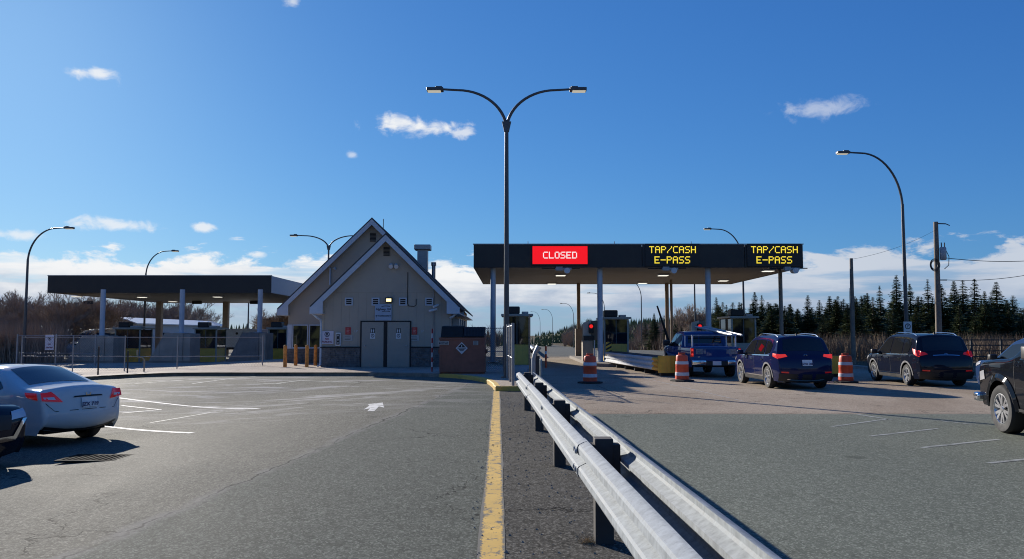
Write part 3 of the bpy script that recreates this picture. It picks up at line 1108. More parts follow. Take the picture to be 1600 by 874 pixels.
def no_parking(label, X, Y, Z, w, h, cat='sign'):
    t = thing('no_parking_sign', label, cat, (X, Y, Z - h / 2))
    MB().box(X - w / 2, X + w / 2, Y - .02, Y, Z - h / 2, Z + h / 2, .004).build('panel', pm('sign_lilac', (0.52, 0.52, 0.62), .45, var=.06), t)
    k = w
    MB().lathe([(.15 * k, 0), (.20 * k, 0)], (X, Y - .024, Z + h * .24), 'y', 20).build('ring_mark', M_NAVY, t)
    text('P', .27 * k, (X, Y - .024, Z + h * .24), M_NAVY, t, bold=.01)
    MB().prism([(X - .14 * k, Z + h * .24 + .12 * k), (X - .11 * k, Z + h * .24 + .15 * k), (X + .14 * k, Z + h * .24 - .12 * k), (X + .11 * k, Z + h * .24 - .15 * k)], Y - .03, Y - .026).build('slash_mark', M_NAVY, t)
    text('NO', .2 * k, (X, Y - .024, Z - h * .12), pm('sign_maroon', (.16, .02, .06), .5, var=0), t, bold=.004)
    text('PARKING', .2 * k, (X, Y - .024, Z - h * .34), MATS['sign_maroon'], t, bold=.004, sx=.95)
    return t


no_parking('square NO PARKING sign on the office wall left of the doors', at(520, 0, YF).x, YF - .015, 1.56, .62, .62)
x = at(537, 0, YF).x
s = thing('wall_ashtray', 'black wall ashtray in a white frame left of the washroom doors', 'ashtray', (x, YF - .05, 1.12))
MB().box(x - .12, x + .12, YF - .10, YF - .006, 1.16, 1.79, .01).build('frame', M_WHITE, s)
MB().box(x - .075, x + .075, YF - .12, YF - .101, 1.22, 1.73, .005).build('box', M_BLACK, s)
for zz in (1.30, 1.45, 1.66):
    MB().lathe([(.001, 0), (.045, 0)], (x, YF - .124, zz), 'y', 12).build('badge', M_GREYSIGN, s)
for px, which in ((551.5, 'left'), (652, 'right')):
    x = at(px, 0, YF).x
    s = thing('notice_board', 'small red notice over a grey panel just %s of the washroom doors' % which, 'sign', (x, YF - .02, 1.35))
    MB().box(x - .13, x + .13, YF - .03, YF - .006, 1.70, 2.05, .003).build('red_notice', M_RED, s)
    pw = MB()
    for k in range(4):
        pw.box(x - .07, x + .07 - .03 * (k % 2), YF - .034, YF - .031, 1.76 + k * .065, 1.785 + k * .065)
    pw.build('print', pm('print_pink', (.55, .25, .25), .5, var=0), s)
    MB().box(x - .22, x + .22, YF - .03, YF - .006, 1.40, 1.665, .003).build('grey_notice', M_GREYSIGN, s)
    pw = MB()
    for k in range(3):
        pw.box(x - .16, x + .12 + .03 * (k % 2), YF - .034, YF - .031, 1.46 + k * .06, 1.48 + k * .06)
    pw.build('print', M_BLACK, s)
    text('LP', .16, (x + .38, YF - .012, 1.86), M_TRIM, s)

# the office stands square to the road, a degree off the camera's axis: turn it and the signs on its wall together
OFF_RZ = R(1.15)
pv = Vector(off.location)
off.rotation_euler = (0, 0, OFF_RZ)
for o_ in list(COL.objects):
    if o_.parent is None and o_.name.split('.')[0] in ('washroom_sign', 'wall_ashtray', 'notice_board') or (o_.parent is None and o_.name == 'no_parking_sign'):
        rel = Vector(o_.location) - pv
        rel.rotate(Matrix.Rotation(OFF_RZ, 3, 'Z'))
        o_.location = pv + rel
        o_.rotation_euler = (0, 0, OFF_RZ)

# ------------------------------------------------------------------ rusty bollards
M_RUST = pm('rusty_orange_paint', (0.62, 0.24, 0.05), 0.8, var=0.5, scale=7, grime=0.55)
for px, py, lab in ((445.5, 38.4, 'leftmost'), (462, 40.4, 'second from left'), (479.5, 38.4, 'third from left'), (493, 40.4, 'rightmost')):
    p = at(px, 560, py)
    p.z = gz(p.x, p.y) + .146
    b = MB().lathe([(.001, 0), (.088, 0), (.086, .5), (.088, .98), (.08, 1.02), (.05, 1.05), (.001, 1.06)], (p.x, p.y, p.z), 'z', 14)
    solo('bollard', b, M_RUST, 'rusty orange steel bollard, %s of the four beside the office' % lab, 'bollard', (p.x, p.y, p.z), 'bollards beside the office', True)

# ------------------------------------------------------------------ dumpster and its fence
M_BROWN = pm('dumpster_brown', (0.24, 0.092, 0.062), 0.6, var=0.2, scale=3, bump=0.15, grime=0.3)
M_LID = pm('lid_plastic', (0.014, 0.013, 0.012), 0.9, var=0.2)
M_LID2 = pm('lid_plastic_blue', (0.028, 0.026, 0.028), 0.8, var=0.2)
dx0, dx1, dy0, dy1 = -2.88, -1.08, 31.9, 33.5
d = thing('dumpster', 'brown steel dumpster with open ribbed lids and a diamond placard', 'dumpster', (-1.98, 32.7, SW))
bd = MB().prism([(dy0, SW + .06), (dy1, SW + .06), (dy1, 1.75), (dy0, 1.58)], dx0, dx1, 'x')
bd.box(dx0 - .03, dx1 + .03, dy0 - .03, dy0, 1.50, 1.58)
bd.box(dx0 - .0, dx0 + .09, dy0 - .02, dy0, SW + .06, 1.50)
bd.box(dx1 - .09, dx1 + .0, dy0 - .02, dy0, SW + .06, 1.50)
bd.box(dx0, dx1, dy0 + .1, dy0 + .3, SW, SW + .06)
bd.box(dx0, dx1, dy1 - .3, dy1 - .1, SW, SW + .06)
bd.build('bin', M_BROWN, d)
MB().prism([(dy0 - .05, 1.60), (dy1, 1.78), (dy1, 2.07), (dy0 + .45, 2.03)], dx0 + .05, dx0 + .92, 'x').build('lid', M_LID, d)
l2 = MB().prism([(dy0 - .05, 1.62), (dy1, 1.80), (dy1, 2.02), (dy0 + .35, 1.99)], dx0 + .95, dx1 - .02, 'x').build('lid', M_LID2, d)
for k in range(7):
    xx = dx0 + 1.0 + k * .12
    MB().prism([(dy0 - .07, 1.63), (dy0 - .05, 1.62), (dy0 + .35, 1.99), (dy0 + .33, 2.01)], xx, xx + .05, 'x').build('rib', M_LID2, l2)
for xx in (dx0 - .08, dx1):
    MB().box(xx, xx + .08, dy0 + .3, dy1 - .3, .95, 1.1).build('lift_pocket', M_BROWN, d)
cx, cz = at(721.5, 541, dy0).x, 1.16
dm = MB().prism([(cx - .24, cz), (cx, cz - .24), (cx + .24, cz), (cx, cz + .24)], dy0 - .034, dy0 - .024).build('placard', M_WHITE, d)
MB().prism([(cx - .16, cz + .035), (cx + .16, cz + .035), (cx, cz + .19)], dy0 - .038, dy0 - .035).build('placard_top', M_BLACK, dm)
MB().box(cx - .015, cx + .015, dy0 - .042, dy0 - .039, cz + .04, cz + .13).build('placard_mark', M_WHITE, dm)
for zz, w in ((0.0, .17), (-.05, .11), (-.10, .08)):
    MB().box(cx - w, cx + w, dy0 - .038, dy0 - .035, cz + zz - .014, cz + zz + .014).build('placard_line', M_NAVY, dm)
lx = at(696.5, 0, dy0).x
lb = MB().box(lx - .2, lx + .2, dy0 - .034, dy0 - .024, 1.29, 1.44).build('name_plate', pm('plate_cream', (.55, .5, .45), .5, var=.1), d)
MB().box(lx - .18, lx + .18, dy0 - .038, dy0 - .035, 1.31, 1.42).build('plate_field', M_BLACK, lb)
text('WASTE', .1, (lx, dy0 - .040, 1.365), M_WHITE, lb)
lx = at(745, 0, dy0).x
lb = MB().box(lx - .1, lx + .1, dy0 - .034, dy0 - .024, 1.28, 1.45).build('sticker', M_GREYSIGN, d)
for k in range(3):
    MB().box(lx - .07, lx + .06, dy0 - .038, dy0 - .035, 1.31 + k * .045, 1.33 + k * .045).build('print', M_BLACK, lb)

# red and white marker post left of the dumpster
p = gnd(675, 581, .146)
mk = thing('marker_post', 'thin red and white striped marker post left of the dumpster', 'marker post', p)
for k in range(9):
    MB().tube([(p.x, p.y, p.z + k * .2), (p.x, p.y, p.z + (k + 1) * .2)], .03, 8).build('band', M_RED if k % 2 == 0 else M_WHITE, mk, True)

M_CHAIN = pm('fence_steel', (0.27, 0.28, 0.30), 0.5, 0.6, var=0.15)
M_WIRE = pm('fence_wire', (0.13, 0.13, 0.14), 0.6, 0.4, var=0)


def chain_fence(label, pts, h, gap=2.4, mid=True, wire=True, post_r=.03, over=.08, pitch=.11, wr=.0028, skip=()):
    p0 = Vector((pts[0][0], pts[0][1], pts[0][2]))
    t = thing('chain_link_fence', label, 'fence', p0)
    wm = MB()
    for si, (a, b) in enumerate(zip(pts, pts[1:])):
        a, b = Vector(a), Vector(b)
        L = (b - a).length
        n = max(1, round(L / gap))
        for i in range(n + 1):
            if i == 0 and si > 0:
                continue
            q = a.lerp(b, i / n)
            MB().tube([q + Vector((0, 0, -.05)), q + Vector((0, 0, h + over))], post_r, 8).build('post', M_CHAIN, t, True)
        up = Vector((0, 0, h))
        MB().tube([a + up, b + up], .02, 6).build('top_rail', M_CHAIN, t, True)
        if mid:
            um = Vector((0, 0, h * .45))
            MB().tube([a + um, b + um], .018, 6).build('mid_rail', M_CHAIN, t, True)
        if wire and si not in skip:
            k = int(L / pitch)
            u = (b - a).normalized()
            for s in (-1, 1):
                for i in range(-int(h / pitch), k + int(h / pitch)):
                    x0 = i * pitch
                    x1 = x0 + s * (h - .06)
                    za, zb = .05, h - .01
                    # clip to the run
                    if x1 < x0:
                        x0, x1, za, zb = x1, x0, zb, za
                    if x1 <= 0 or x0 >= L:
                        continue
                    f0 = max(0, (0 - x0) / (x1 - x0))
                    f1 = min(1, (L - x0) / (x1 - x0))
                    A = a + u * (x0 + (x1 - x0) * f0) + Vector((0, 0, za + (zb - za) * f0))
                    B = a + u * (x0 + (x1 - x0) * f1) + Vector((0, 0, za + (zb - za) * f1))
                    if (B - A).length > .02:
                        wm.tube([A, B], wr, 3, False)
    if wm.v:
        o = wm.build('wire_mesh', M_WIRE, t)
        o['kind'] = 'stuff'
    return t


chain_fence('tall chain link gate enclosure right of the dumpster at the kerb nose', [(.03, 24.5, SW), (-.06, 26.6, SW), (-.25, 30.2, SW), (-.35, 34.6, SW), (-2.7, 35.0, SW)], 1.83, 2.2, post_r=.045, pitch=.09, wr=.004)
zl = -.3 + .146
chain_fence('long chain link fence in front of the left toll canopy', [(-24.6, 40.3, zl), (-16.5, 39.6, zl), (-12.6, 40.6, zl)], 1.72, 2.7, pitch=.14)
chain_fence('chain link fence section at far left behind the white coupe', [(-30.2, 49, -.3), (-24.9, 48, -.3)], 1.95, 2.7, pitch=.13, post_r=.05)
no_parking('tall narrow no parking sign wired to the fence above the white coupe', -27.6, 47.9, 1.23, .52, .9)
# loose posts on the walk
for px, py, h, lab in ((153, 586, 1.25, 'left'), (199, 583, 1.0, 'right')):
    p = gnd(px, py, .146)
    solo('steel_post', MB().tube([(p.x, p.y, p.z), (p.x, p.y, p.z + h)], .035, 8), M_POST, 'short dark steel post on the walk behind the white coupe, the %s one of two' % lab, 'post', p, None, True)
p = gnd(225, 581, .146)
solo('bent_pipe', MB().tube([(p.x, p.y, p.z), (p.x, p.y, p.z + .55), (p.x - .1, p.y, p.z + .66), (p.x - .3, p.y, p.z + .68), (p.x - .34, p.y, p.z + .8), (p.x - .34, p.y, p.z + .98)], .035, 8), pm('pipe_beige', (.3, .25, .18), .6),
     'bent beige pipe standing between the first two concrete crash blocks', 'pipe', p, None, True)

# ------------------------------------------------------------------ toll plaza on the right: canopy, islands, booths
M_FASC = pm('fascia_black', (0.016, 0.014, 0.015), 0.5, var=0.15, scale=1.5, grime=0.1)
M_SOFF = pm('soffit_tan', (0.215, 0.19, 0.165), 0.7, var=0.08, scale=1)
M_COL = pm('column_blue_white', (0.46, 0.50, 0.56), 0.5, var=0.08)
M_COLD = pm('column_tan', (0.25, 0.19, 0.14), 0.6, var=0.15)
M_ISL = pm('island_concrete', (0.20, 0.17, 0.145), 0.85, var=0.3, scale=2, bump=0.3)
CY0, CY1, CZ0, CZ1 = 44.0, 58.6, 5.40, 6.66
CX0, CX1 = at(740, 382, CY0).x, at(1254, 382, CY0).x
cn = thing('toll_canopy', 'long flat black fronted toll canopy over the right hand lanes', 'canopy', ((CX0 + CX1) / 2, CY0, 0))
MB().box(CX0 + .06, CX1 - .06, CY0 + .06, CY1 - .06, CZ0 + .04, CZ1 - .1).build('roof', M_FASC, cn)
MB().box(CX0 + .05, CX1 - .05, CY0 + .05, CY1 - .05, CZ0, CZ0 + .035).build('soffit', M_SOFF, cn)
jx = [CX0, at(1003, 400, CY0).x, at(1163, 400, CY0).x, CX1]
for i, (a, b) in enumerate(zip(jx, jx[1:])):
    MB().box(a + .012, b - .012, CY0 - .05 - .012 * (i % 2), CY0 + .045, CZ0 - .02, CZ1 - (.0 if i < 2 else .02), .008).build('fascia_panel', M_FASC, cn)
MB().box(CX0, CX0 + .045, CY0 + .05, CY1, CZ0 - .02, CZ1).build('fascia_panel', M_FASC, cn)
MB().box(CX1 - .045, CX1, CY0 + .05, CY1, CZ0 - .02, CZ1).build('fascia_panel', M_FASC, cn)
MB().box(CX0 + .05, CX1 - .05, CY1 - .05, CY1, CZ0 - .02, CZ1).build('fascia_panel', M_FASC, cn)
MB().box(CX0 - .03, CX1 + .03, CY0 - .09, CY0 + .1, CZ1 + .003, CZ1 + .05).build('cap_flashing', M_METAL, cn)


def column(px, Y, mat, r=.15, zb=.18, sq=False, top=CZ0, parent=cn, X=None):
    x = at(px, 470, Y).x if X is None else X
    mb = MB()
    if sq:
        mb.box(x - r, x + r, Y - r, Y + r, zb, top)
    else:
        mb.tube([(x, Y, zb), (x, Y, top)], r, 16)
    c = mb.build('column', mat, parent, not sq)
    MB().box(x - r * 1.9, x + r * 1.9, Y - r * 1.9, Y + r * 1.9, zb, zb + .04).build('base_plate', mat, c)
    return x


column(770.5, 44.6, M_COL)
xA = column(937.5, 44.6, M_COL, .155)
column(1106.5, 44.6, M_COL, .155)
column(1220, 45.3, M_COLD, .11)  # shade on this end column put into its darker colour
xB = column(904, 57.4, M_COLD, .13)
column(1042, 57.4, M_COLD, .14)
column(1049, 54, M_COLD, .09)
MB().box(xB - .25, xB + .22, 57.1, 57.7, .18, 2.1, .02).build('column_sleeve', M_COLD, cn)
M_CEIL = emitm('ceiling_lamp', (1.0, 0.95, 0.82), 0.75)
for px, py in ((876, 428.5), (862, 442), (1036, 428.5), (1004, 441), (1200, 421.5), (1130, 437)):
    zc = CZ0
    d_ = pixel_dir(px, py)
    t_ = (zc - CAMH) / d_.z
    x, y = d_.x * t_, d_.y * t_
    f = MB().box(x - .34, x + .34, y - .34, y + .34, CZ0 - .09, CZ0 - .005, .01).build('ceiling_light', M_WHITE, cn)
    MB().box(x - .28, x + .28, y - .28, y + .28, CZ0 - .115, CZ0 - .092).build('lens', M_CEIL, f)
# cameras and readers slung under the fascia over each lane
for px in (880, 1046, 1235):
    x = at(px, 418, CY0).x
    c = MB().box(x - .45, x + .45, CY0 - .18, CY0 + .2, CZ0 - .16, CZ0 - .03, .02).build('reader_box', M_METAL, cn)
    MB().tube([(x + .2, CY0 - .3, CZ0 - .2), (x + .2, CY0 + .2, CZ0 - .17)], .16, 12).build('camera', M_WHITE, c, True)
    MB().box(x - .4, x - .05, CY0 - .24, CY0 - .19, CZ0 - .20, CZ0 + .02, .01).build('antenna', M_GREYSIGN, c)
    MB().tube([(x - 1.2, CY0 - .1, CZ0 - .07), (x + .9, CY0 - .1, CZ0 - .06)], .03, 6).build('cable_tray', M_BLACK, c)
for px in (825, 960, 1080):
    x = at(px, 380, CY0).x
    MB().tube([(x, CY0, CZ1), (x, CY0, CZ1 + .18)], .02, 6).build('lifting_lug', M_METAL, cn)

# light-up lane signs hung on the canopy front
M_LEDY = emitm('led_yellow', (1.0, 0.78, 0.05), 0.62)
M_LEDR = emitm('led_red', (1.0, 0.006, 0.012), 0.56)
M_LEDW = emitm('led_white', (1.0, 0.96, 0.97), 0.6)
yy = CY0 - .075
a, b = at(832, 385, yy), at(918, 413, yy)
s = thing('lane_sign', 'bright red CLOSED lane sign on the canopy front', 'lane sign', ((a.x + b.x) / 2, yy, b.z), group='lane signs on the canopy')
MB().box(a.x, b.x, yy - .05, yy, b.z, a.z, .004).build('panel', M_LEDR, s)
for q_ in ((a.x - .05, a.x - .002, b.z - .05, a.z + .05), (b.x + .002, b.x + .05, b.z - .05, a.z + .05), (a.x, b.x, a.z + .002, a.z + .05), (a.x, b.x, b.z - .05, b.z - .002)):
    MB().box(q_[0], q_[1], yy - .09, yy, q_[2], q_[3]).build('bezel', M_BLACK, s)
led_text('CLOSED', (a.x + b.x) / 2, yy - .056, (a.z + b.z) / 2, .0535).build('lettering', M_LEDW, s)['kind'] = 'stuff'
for c0, lab in ((1050.5, 'middle of the canopy'), (1209.5, 'right end of the canopy')):
    p, q = at(c0, 390.5, yy), at(c0, 406.5, yy)
    s = thing('lane_sign', 'black TAP/CASH E-PASS lane sign in yellow lights, %s' % lab, 'lane sign', (p.x, yy, q.z - .4), group='lane signs on the canopy')
    MB().box(p.x - 1.5, p.x + 1.5, yy - .05, yy, q.z - .36, p.z + .34, .004).build('panel', M_BLACK, s)
    led_text('TAP/CASH', p.x, yy - .056, p.z, .0548).build('lettering', M_LEDY, s)['kind'] = 'stuff'
    led_text('E-PASS', p.x - .02, yy - .056, q.z, .0560).build('lettering', M_LEDY, s)['kind'] = 'stuff'


def island(x0, x1, y0, y1, name='toll_island'):
    mb = MB()
    n = 10
    r = (x1 - x0) / 2
    pts = [(x0, y1), (x1, y1)]
    for i in range(n + 1):
        a_ = -math.pi * i / n
        pts.append(((x0 + x1) / 2 + r * math.cos(a_), y0 + r + r * math.sin(a_)))
    mb.prism(pts, -.05, .18, 'z')
    return structure(name, mb, M_ISL)


island(4.15, 6.75, 42.2, 58)
island(10.4, 14.2, 42.2, 58)

M_OLIVE = pm('booth_yellow', (0.66, 0.43, 0.09), 0.55, var=0.12, scale=2, grime=0.2)
M_FRAME = pm('booth_frame', (0.33, 0.32, 0.28), 0.5, var=0.12)
M_YEL = pm('safety_yellow', (0.95, 0.46, 0.05), 0.55, var=0.15, scale=3, grime=0.2)


def booth(label, x0, x1, y0, y1, zb, h=2.55, panel=None, ac=True, low=1.05, wall=None):
    panel = panel or M_OLIVE
    t = thing('toll_booth', label, 'toll booth', ((x0 + x1) / 2, y0, zb), group='toll booths')
    MB().box(x0 + .06, x1 - .06, y0 + .06, y1 - .06, zb, zb + low - .005, .01).build('lower_panel', panel, t)
    for x in (x0, x1 - .09):
        for y in (y0, y1 - .09):
            MB().box(x, x + .09, y, y + .09, zb, zb + h - .16).build('corner_post', M_FRAME, t)
    MB().box(x0 + .1, x1 - .1, y0 + .04, y0 + .05, zb + low, zb + h - .2).build('front_window', M_GLASS, t)
    xm = (x0 + x1) / 2
    MB().box(xm - .025, xm + .025, y0 + .02, y0 + .038, zb + low, zb + h - .2).build('mullion', pm('mullion_dark', (.08, .08, .08), .5, var=0), t)
    for x in (x0 + .03, x1 - .04):
        MB().box(x, x + .01, y0 + .1, y1 - .1, zb + low, zb + h - .2).build('side_window', M_GLASS, t)
    MB().box(x0 + .1, x1 - .1, y1 - .05, y1 - .04, zb + low, zb + h - .2).build('rear_window', M_GLASS, t)
    MB().box(x0 + .05, x1 - .05, y0 + .01, y0 + .055, zb + h - .2, zb + h - .16).build('head_rail', M_FRAME, t)
    r = MB().box(x0 - .12, x1 + .14, y0 - .14, y1 + .14, zb + h - .155, zb + h - .04, .015).build('roof', M_FRAME, t)
    if ac:
        MB().box(x0 + .08, x0 + .85, y0 + .3, y0 + 1.1, zb + h - .035, zb + h + .36, .06).build('air_conditioner', M_BLACK, r)
        MB().box(x0 + .95, x1 - .1, y0 + .3, y0 + .9, zb + h - .035, zb + h + .09, .02).build('roof_box', M_METAL, r)
    return t


booth('first toll booth with yellow lower panel behind the fence next to the lamp post', at(790, 0, 41.4).x - .1, at(828, 0, 41.4).x, 41.4, 44.1, SW, 2.66)
booth('middle toll booth with olive yellow panel behind the orange drum lane', 5.22, 6.64, 45.6, 48.4, .18, 2.56, low=1.0)
booth('right toll booth behind the blue pickup truck', at(1133, 0, 46).x, at(1171, 0, 46).x, 46, 48.6, .18, 2.62, M_FRAME)


def toll_machine(label, X, Y, zb=.18):
    t = thing('toll_machine', label, 'toll machine', (X, Y, zb), group='toll machines')
    MB().box(X - .28, X + .30, Y, Y + .9, zb, zb + 1.18, .02).build('cabinet', pm('machine_tan', (.30, .245, .18), .6, var=.15), t)
    MB().prism([(X - .22, zb + 1.19), (X + .85, zb + 1.19), (X + .85, zb + 2.35), (X + .1, zb + 2.3), (X - .22, zb + 2.12)], Y + .25, Y + .85).build('hood', M_COLD, t)
    MB().prism([(X - .24, zb + 1.45), (X + .2, zb + 1.45), (X + .2, zb + 2.33), (X - .24, zb + 2.2)], Y + .1, Y + .245).build('face_plate', pm('machine_cream', (.55, .48, .40), .5, var=.1), t)
    MB().box(X - .24, X + .36, Y - .02, Y + .095, zb + 1.19, zb + 1.46, .01).build('screen', M_BLACK, t)
    hd = MB().box(X + .06, X + .34, Y - .08, Y + .095, zb + 1.6, zb + 2.15, .02).build('signal_head', M_BLACK, t)
    MB().lathe([(.001, -.02), (.10, -.012), (.11, 0)], (X + .2, Y - .081, zb + 1.99), 'y', 16).build('red_lens', emitm('red_signal', (1.0, 0.02, 0.015), 0.55), hd, True)
    MB().tube([(X + .38, Y - .05, zb), (X + .38, Y - .05, zb + 1.2)], .04, 8).build('guard_post', M_WHITE, t, True)
    return t


toll_machine('tan toll machine with a red signal left of the second canopy column', 4.33, 45.9)
toll_machine('tan toll machine with a red signal showing over the blue pickup roof', 10.55, 45.9)

# raised barrier arm, gate post, hazard marker
bx = at(1043, 535, 43.5).x
s = thing('barrier_gate', 'raised dark barrier arm on its post left of the blue pickup', 'barrier gate', (bx, 43.5, .0))
MB().box(bx - .16, bx + .14, 43.4, 43.75, -.05, 1.42, .02).build('housing', M_COLD, s)
MB().tube([(bx + .1, 43.45, 1.2), (at(1027, 478, 43.4).x, 43.45, at(1027, 478, 43.4).z)], [.07, .045], 6).build('arm', M_LID, s)
hz = thing('hazard_marker', 'small yellow and black striped hazard marker at the second canopy column', 'marker', (5.25, 43.4, .0))
MB().box(5.08, 5.38, 43.38, 43.42, .55, 1.28).build('panel', M_YEL, hz)
MB().box(5.2, 5.26, 43.42, 43.48, -.05, 1.2).build('post', M_POST, hz)
for k in range(3):
    MB().prism([(5.08, .62 + k * .22), (5.38, .78 + k * .22), (5.38, .88 + k * .22), (5.08, .72 + k * .22)], 43.372, 43.378).build('stripe', M_BLACK, hz)


def crash_cushion(label, xa, ya, xb, yb, w=.85):
    """three-beam rails running out to a yellow nose"""
    t = thing('crash_cushion', label, 'crash barrier', (xb, yb, 0), group='crash cushions at the island ends')
    d2 = Vector((xa - xb, ya - yb, 0))
    L = d2.length
    d2.normalize()
    n2 = Vector((d2.y, -d2.x, 0))
    for s in (-1, 1):
        mb = MB()
        prof = []
        for k in range(3):
            z = .30 + k * .2
            prof += [(z - .085, .0), (z - .05, .07), (z + .03, .07), (z + .06, .0)]
        rows = [0.9, L * .5, L]
        for r in rows:
            for z, o in prof:
                p = Vector((xb, yb, 0)) + d2 * r + n2 * s * (w * .42 + o)
                mb.v.append((p.x, p.y, z))
        for i in range(len(rows) - 1):
            for j in range(len(prof) - 1):
                q = i * len(prof) + j
                mb.f.append((q, q + 1, q + 1 + len(prof), q + len(prof)))
        mb.build('beam', pm('bright_galvanised', (.62, .63, .64), .6, 0, var=.12, spec=.3), t)
        my = MB()
        for r in (0.0, .92):
            for z, o in prof:
                p = Vector((xb, yb, 0)) + d2 * r + n2 * s * (w * .42 + o + .004)
                my.v.append((p.x, p.y, z))
        for j in range(len(prof) - 1):
            my.f.append((j, j + 1, j + 1 + len(prof), j + len(prof)))
        my.build('nose_beam', M_YEL, t)
    cv = MB()
    c = [(Vector((xb, yb, 0)) + d2 * r + n2 * s * w * .42) for r, s in ((.1, -1), (.1, 1), (L, 1), (L, -1))]
    cv.prism([(p.x, p.y) for p in c], .75, .79, 'z')
    cv.build('cover', M_POST, t)
    nz = MB()
    pts = []
    for i in range(9):
        a_ = math.pi * i / 8
        p = Vector((xb, yb, 0)) + n2 * math.cos(a_) * (w * .5) - d2 * math.sin(a_) * .28
        pts.append((p.x, p.y))
    nz.prism(pts, .14, .84, 'z')
    nz.build('nose', M_YEL, t)
    for k in range(6):
        p = Vector((xb, yb, 0)) + d2 * (.8 + (L - 1.2) * k / 5)
        MB().box(p.x - .28, p.x + .28, p.y - .05, p.y + .05, -.02, .72).build('leg', M_POST, t)
    p = Vector((xb, yb, 0)) + d2 * .1
    MB().box(p.x - .3, p.x + .3, p.y - .2, p.y + .3, -.01, .14).build('foot', M_POST, t)
    return t


p = gnd(1044, 588)
crash_cushion('steel crash cushion with yellow nose left of the blue pickup truck', 5.45, 43.6, p.x, p.y)
p = gnd(1305, 589)
crash_cushion('yellow nosed crash cushion behind the blue SUV beside its drum', 12.6, 43.6, p.x, p.y)

# orange traffic drums
M_ORG = pm('drum_orange', (0.72, 0.085, 0.03), 0.5, var=0.12, scale=5, grime=0.15)
M_BAND = pm('drum_band', (0.62, 0.64, 0.68), 0.35, var=0.1)
M_RUB = pm('black_rubber', (0.02, 0.02, 0.02), 0.8, var=0.2)


def drum(label, px, py):
    p = gnd(px, py)
    t = thing('traffic_drum', label, 'traffic drum', (p.x, p.y, p.z), group='orange traffic drums')
    prof = [(.245, .06), (.245, .18)]
    MB().lathe([(.001, .0), (.44, .0), (.44, .05), (.30, .07), (.25, .075)], (0, 0, .002), 'z', 8).build('rubber_base', M_RUB, t, False, True)
    MB().lathe([(.255, .05), (.25, .2), (.245, .33), (.237, .34), (.232, .52), (.238, .53), (.226, .72), (.218, .73), (.212, .90), (.19, .95), (.12, .97), (.001, .975)], (0, 0, 0), 'z', 22).build('barrel', M_ORG, t, True, True)
    for z0_, z1_, r0_, r1_ in ((.21, .33, .254, .25), (.62, .73, .239, .232)):
        MB().lathe([(r0_ - .004, z0_), (r0_, z0_ + .003), (r1_, z1_ - .003), (r1_ - .006, z1_)], (0, 0, 0), 'z', 22).build('reflective_band', M_BAND, t, True, True)
    MB().box(-.12, .12, -.02, .02, .97, 1.04, .008).build('handle', M_ORG, t, False, True)
    return t


drum('orange drum with white bands standing alone in the closed lane', 922, 599)
drum('orange drum with white bands against the yellow crash cushion nose', 1066, 596)
drum('orange drum right of the blue SUV', 1322, 598)
p = gnd(853, 575)
s = thing('lane_delineator', 'thin orange delineator post in the closed toll lane', 'delineator', p)
MB().tube([(p.x, p.y, p.z), (p.x, p.y, p.z + 1.1)], .05, 8).build('post', M_ORG, s, True)
MB().tube([(p.x, p.y, p.z + .7), (p.x, p.y, p.z + .85)], .053, 8).build('band', M_BAND, s, True)

# bent grey gate post and short blue-grey barrier beyond the guardrail end
p = Vector((.62, 23.2, 0))
solo('bent_gate_post', MB().tube([(p.x, p.y, 0), (p.x, p.y, 1.0), (p.x + .04, p.y, 1.16), (p.x + .16, p.y, 1.36)], [.06, .06, .06, .09], 8), M_METAL, 'bent grey gate post just beyond the guardrail end', 'gate post', p, None, True)
s = thing('short_barrier', 'short blue grey barrier panel beyond the guardrail in the closed lane', 'barrier', (.95, 25.2, 0))
MB().box(.86, .92, 24.6, 27.0, .12, .95, .02).build('panel', pm('barrier_blue', (.22, .30, .36), .5, .2, var=.15), s)
MB().box(.70, .84, 24.4, 24.55, -.02, 1.05).build('post', M_POST, s)
MB().box(.70, .84, 26.7, 26.85, -.02, 1.05).build('post', M_POST, s)
p = gnd(829, 596)
solo('thin_pole', MB().tube([(.55, 24.9, .14), (.55, 24.9, 2.32)], .022, 8), M_LAMP, 'thin dark pole right of the first toll booth', 'pole', (.55, 24.9, .14), None, True)

# ------------------------------------------------------------------ left toll plaza
LY0, LY1, LZ0, LZ1 = 58.0, 77.0, 4.74, 5.96
LX0, LX1 = at(75, 440, LY0).x, at(424, 440, LY0).x
lc = thing('toll_canopy', 'low flat black fronted toll canopy left of the gabled office', 'canopy', ((LX0 + LX1) / 2, LY0, -.3))
MB().box(LX0 + .06, LX1 - .06, LY0 + .06, LY1 - .06, LZ0 + .04, LZ1 - .08).build('roof', M_FASC, lc)
MB().box(LX0 + .05, LX1 - .05, LY0 + .05, LY1 - .05, LZ0, LZ0 + .035).build('soffit', M_SOFF, lc)
MB().box(LX0, LX1, LY0 - .04, LY0 + .045, LZ0 - .02, LZ1, .008).build('fascia_panel', M_FASC, lc)
M_PALEF = pm('fascia_pale', (0.36, 0.38, 0.43), 0.5, var=0.08)
MB().box(LX1 - .045, LX1 + .002, LY0 + .05, LY1, LZ0 - .02, LZ1).build('side_fascia', M_PALEF, lc)
MB().box(LX0, LX0 + .045, LY0 + .05, LY1, LZ0 - .02, LZ1).build('side_fascia', M_PALEF, lc)
MB().box(LX0 + .05, LX1 - .05, LY1 - .05, LY1, LZ0 - .02, LZ1).build('fascia_panel', M_PALEF, lc)
MB().box(LX0 - .03, LX1 + .03, LY0 - .07, LY0 + .1, LZ1 + .003, LZ1 + .045).build('cap_flashing', M_METAL, lc)
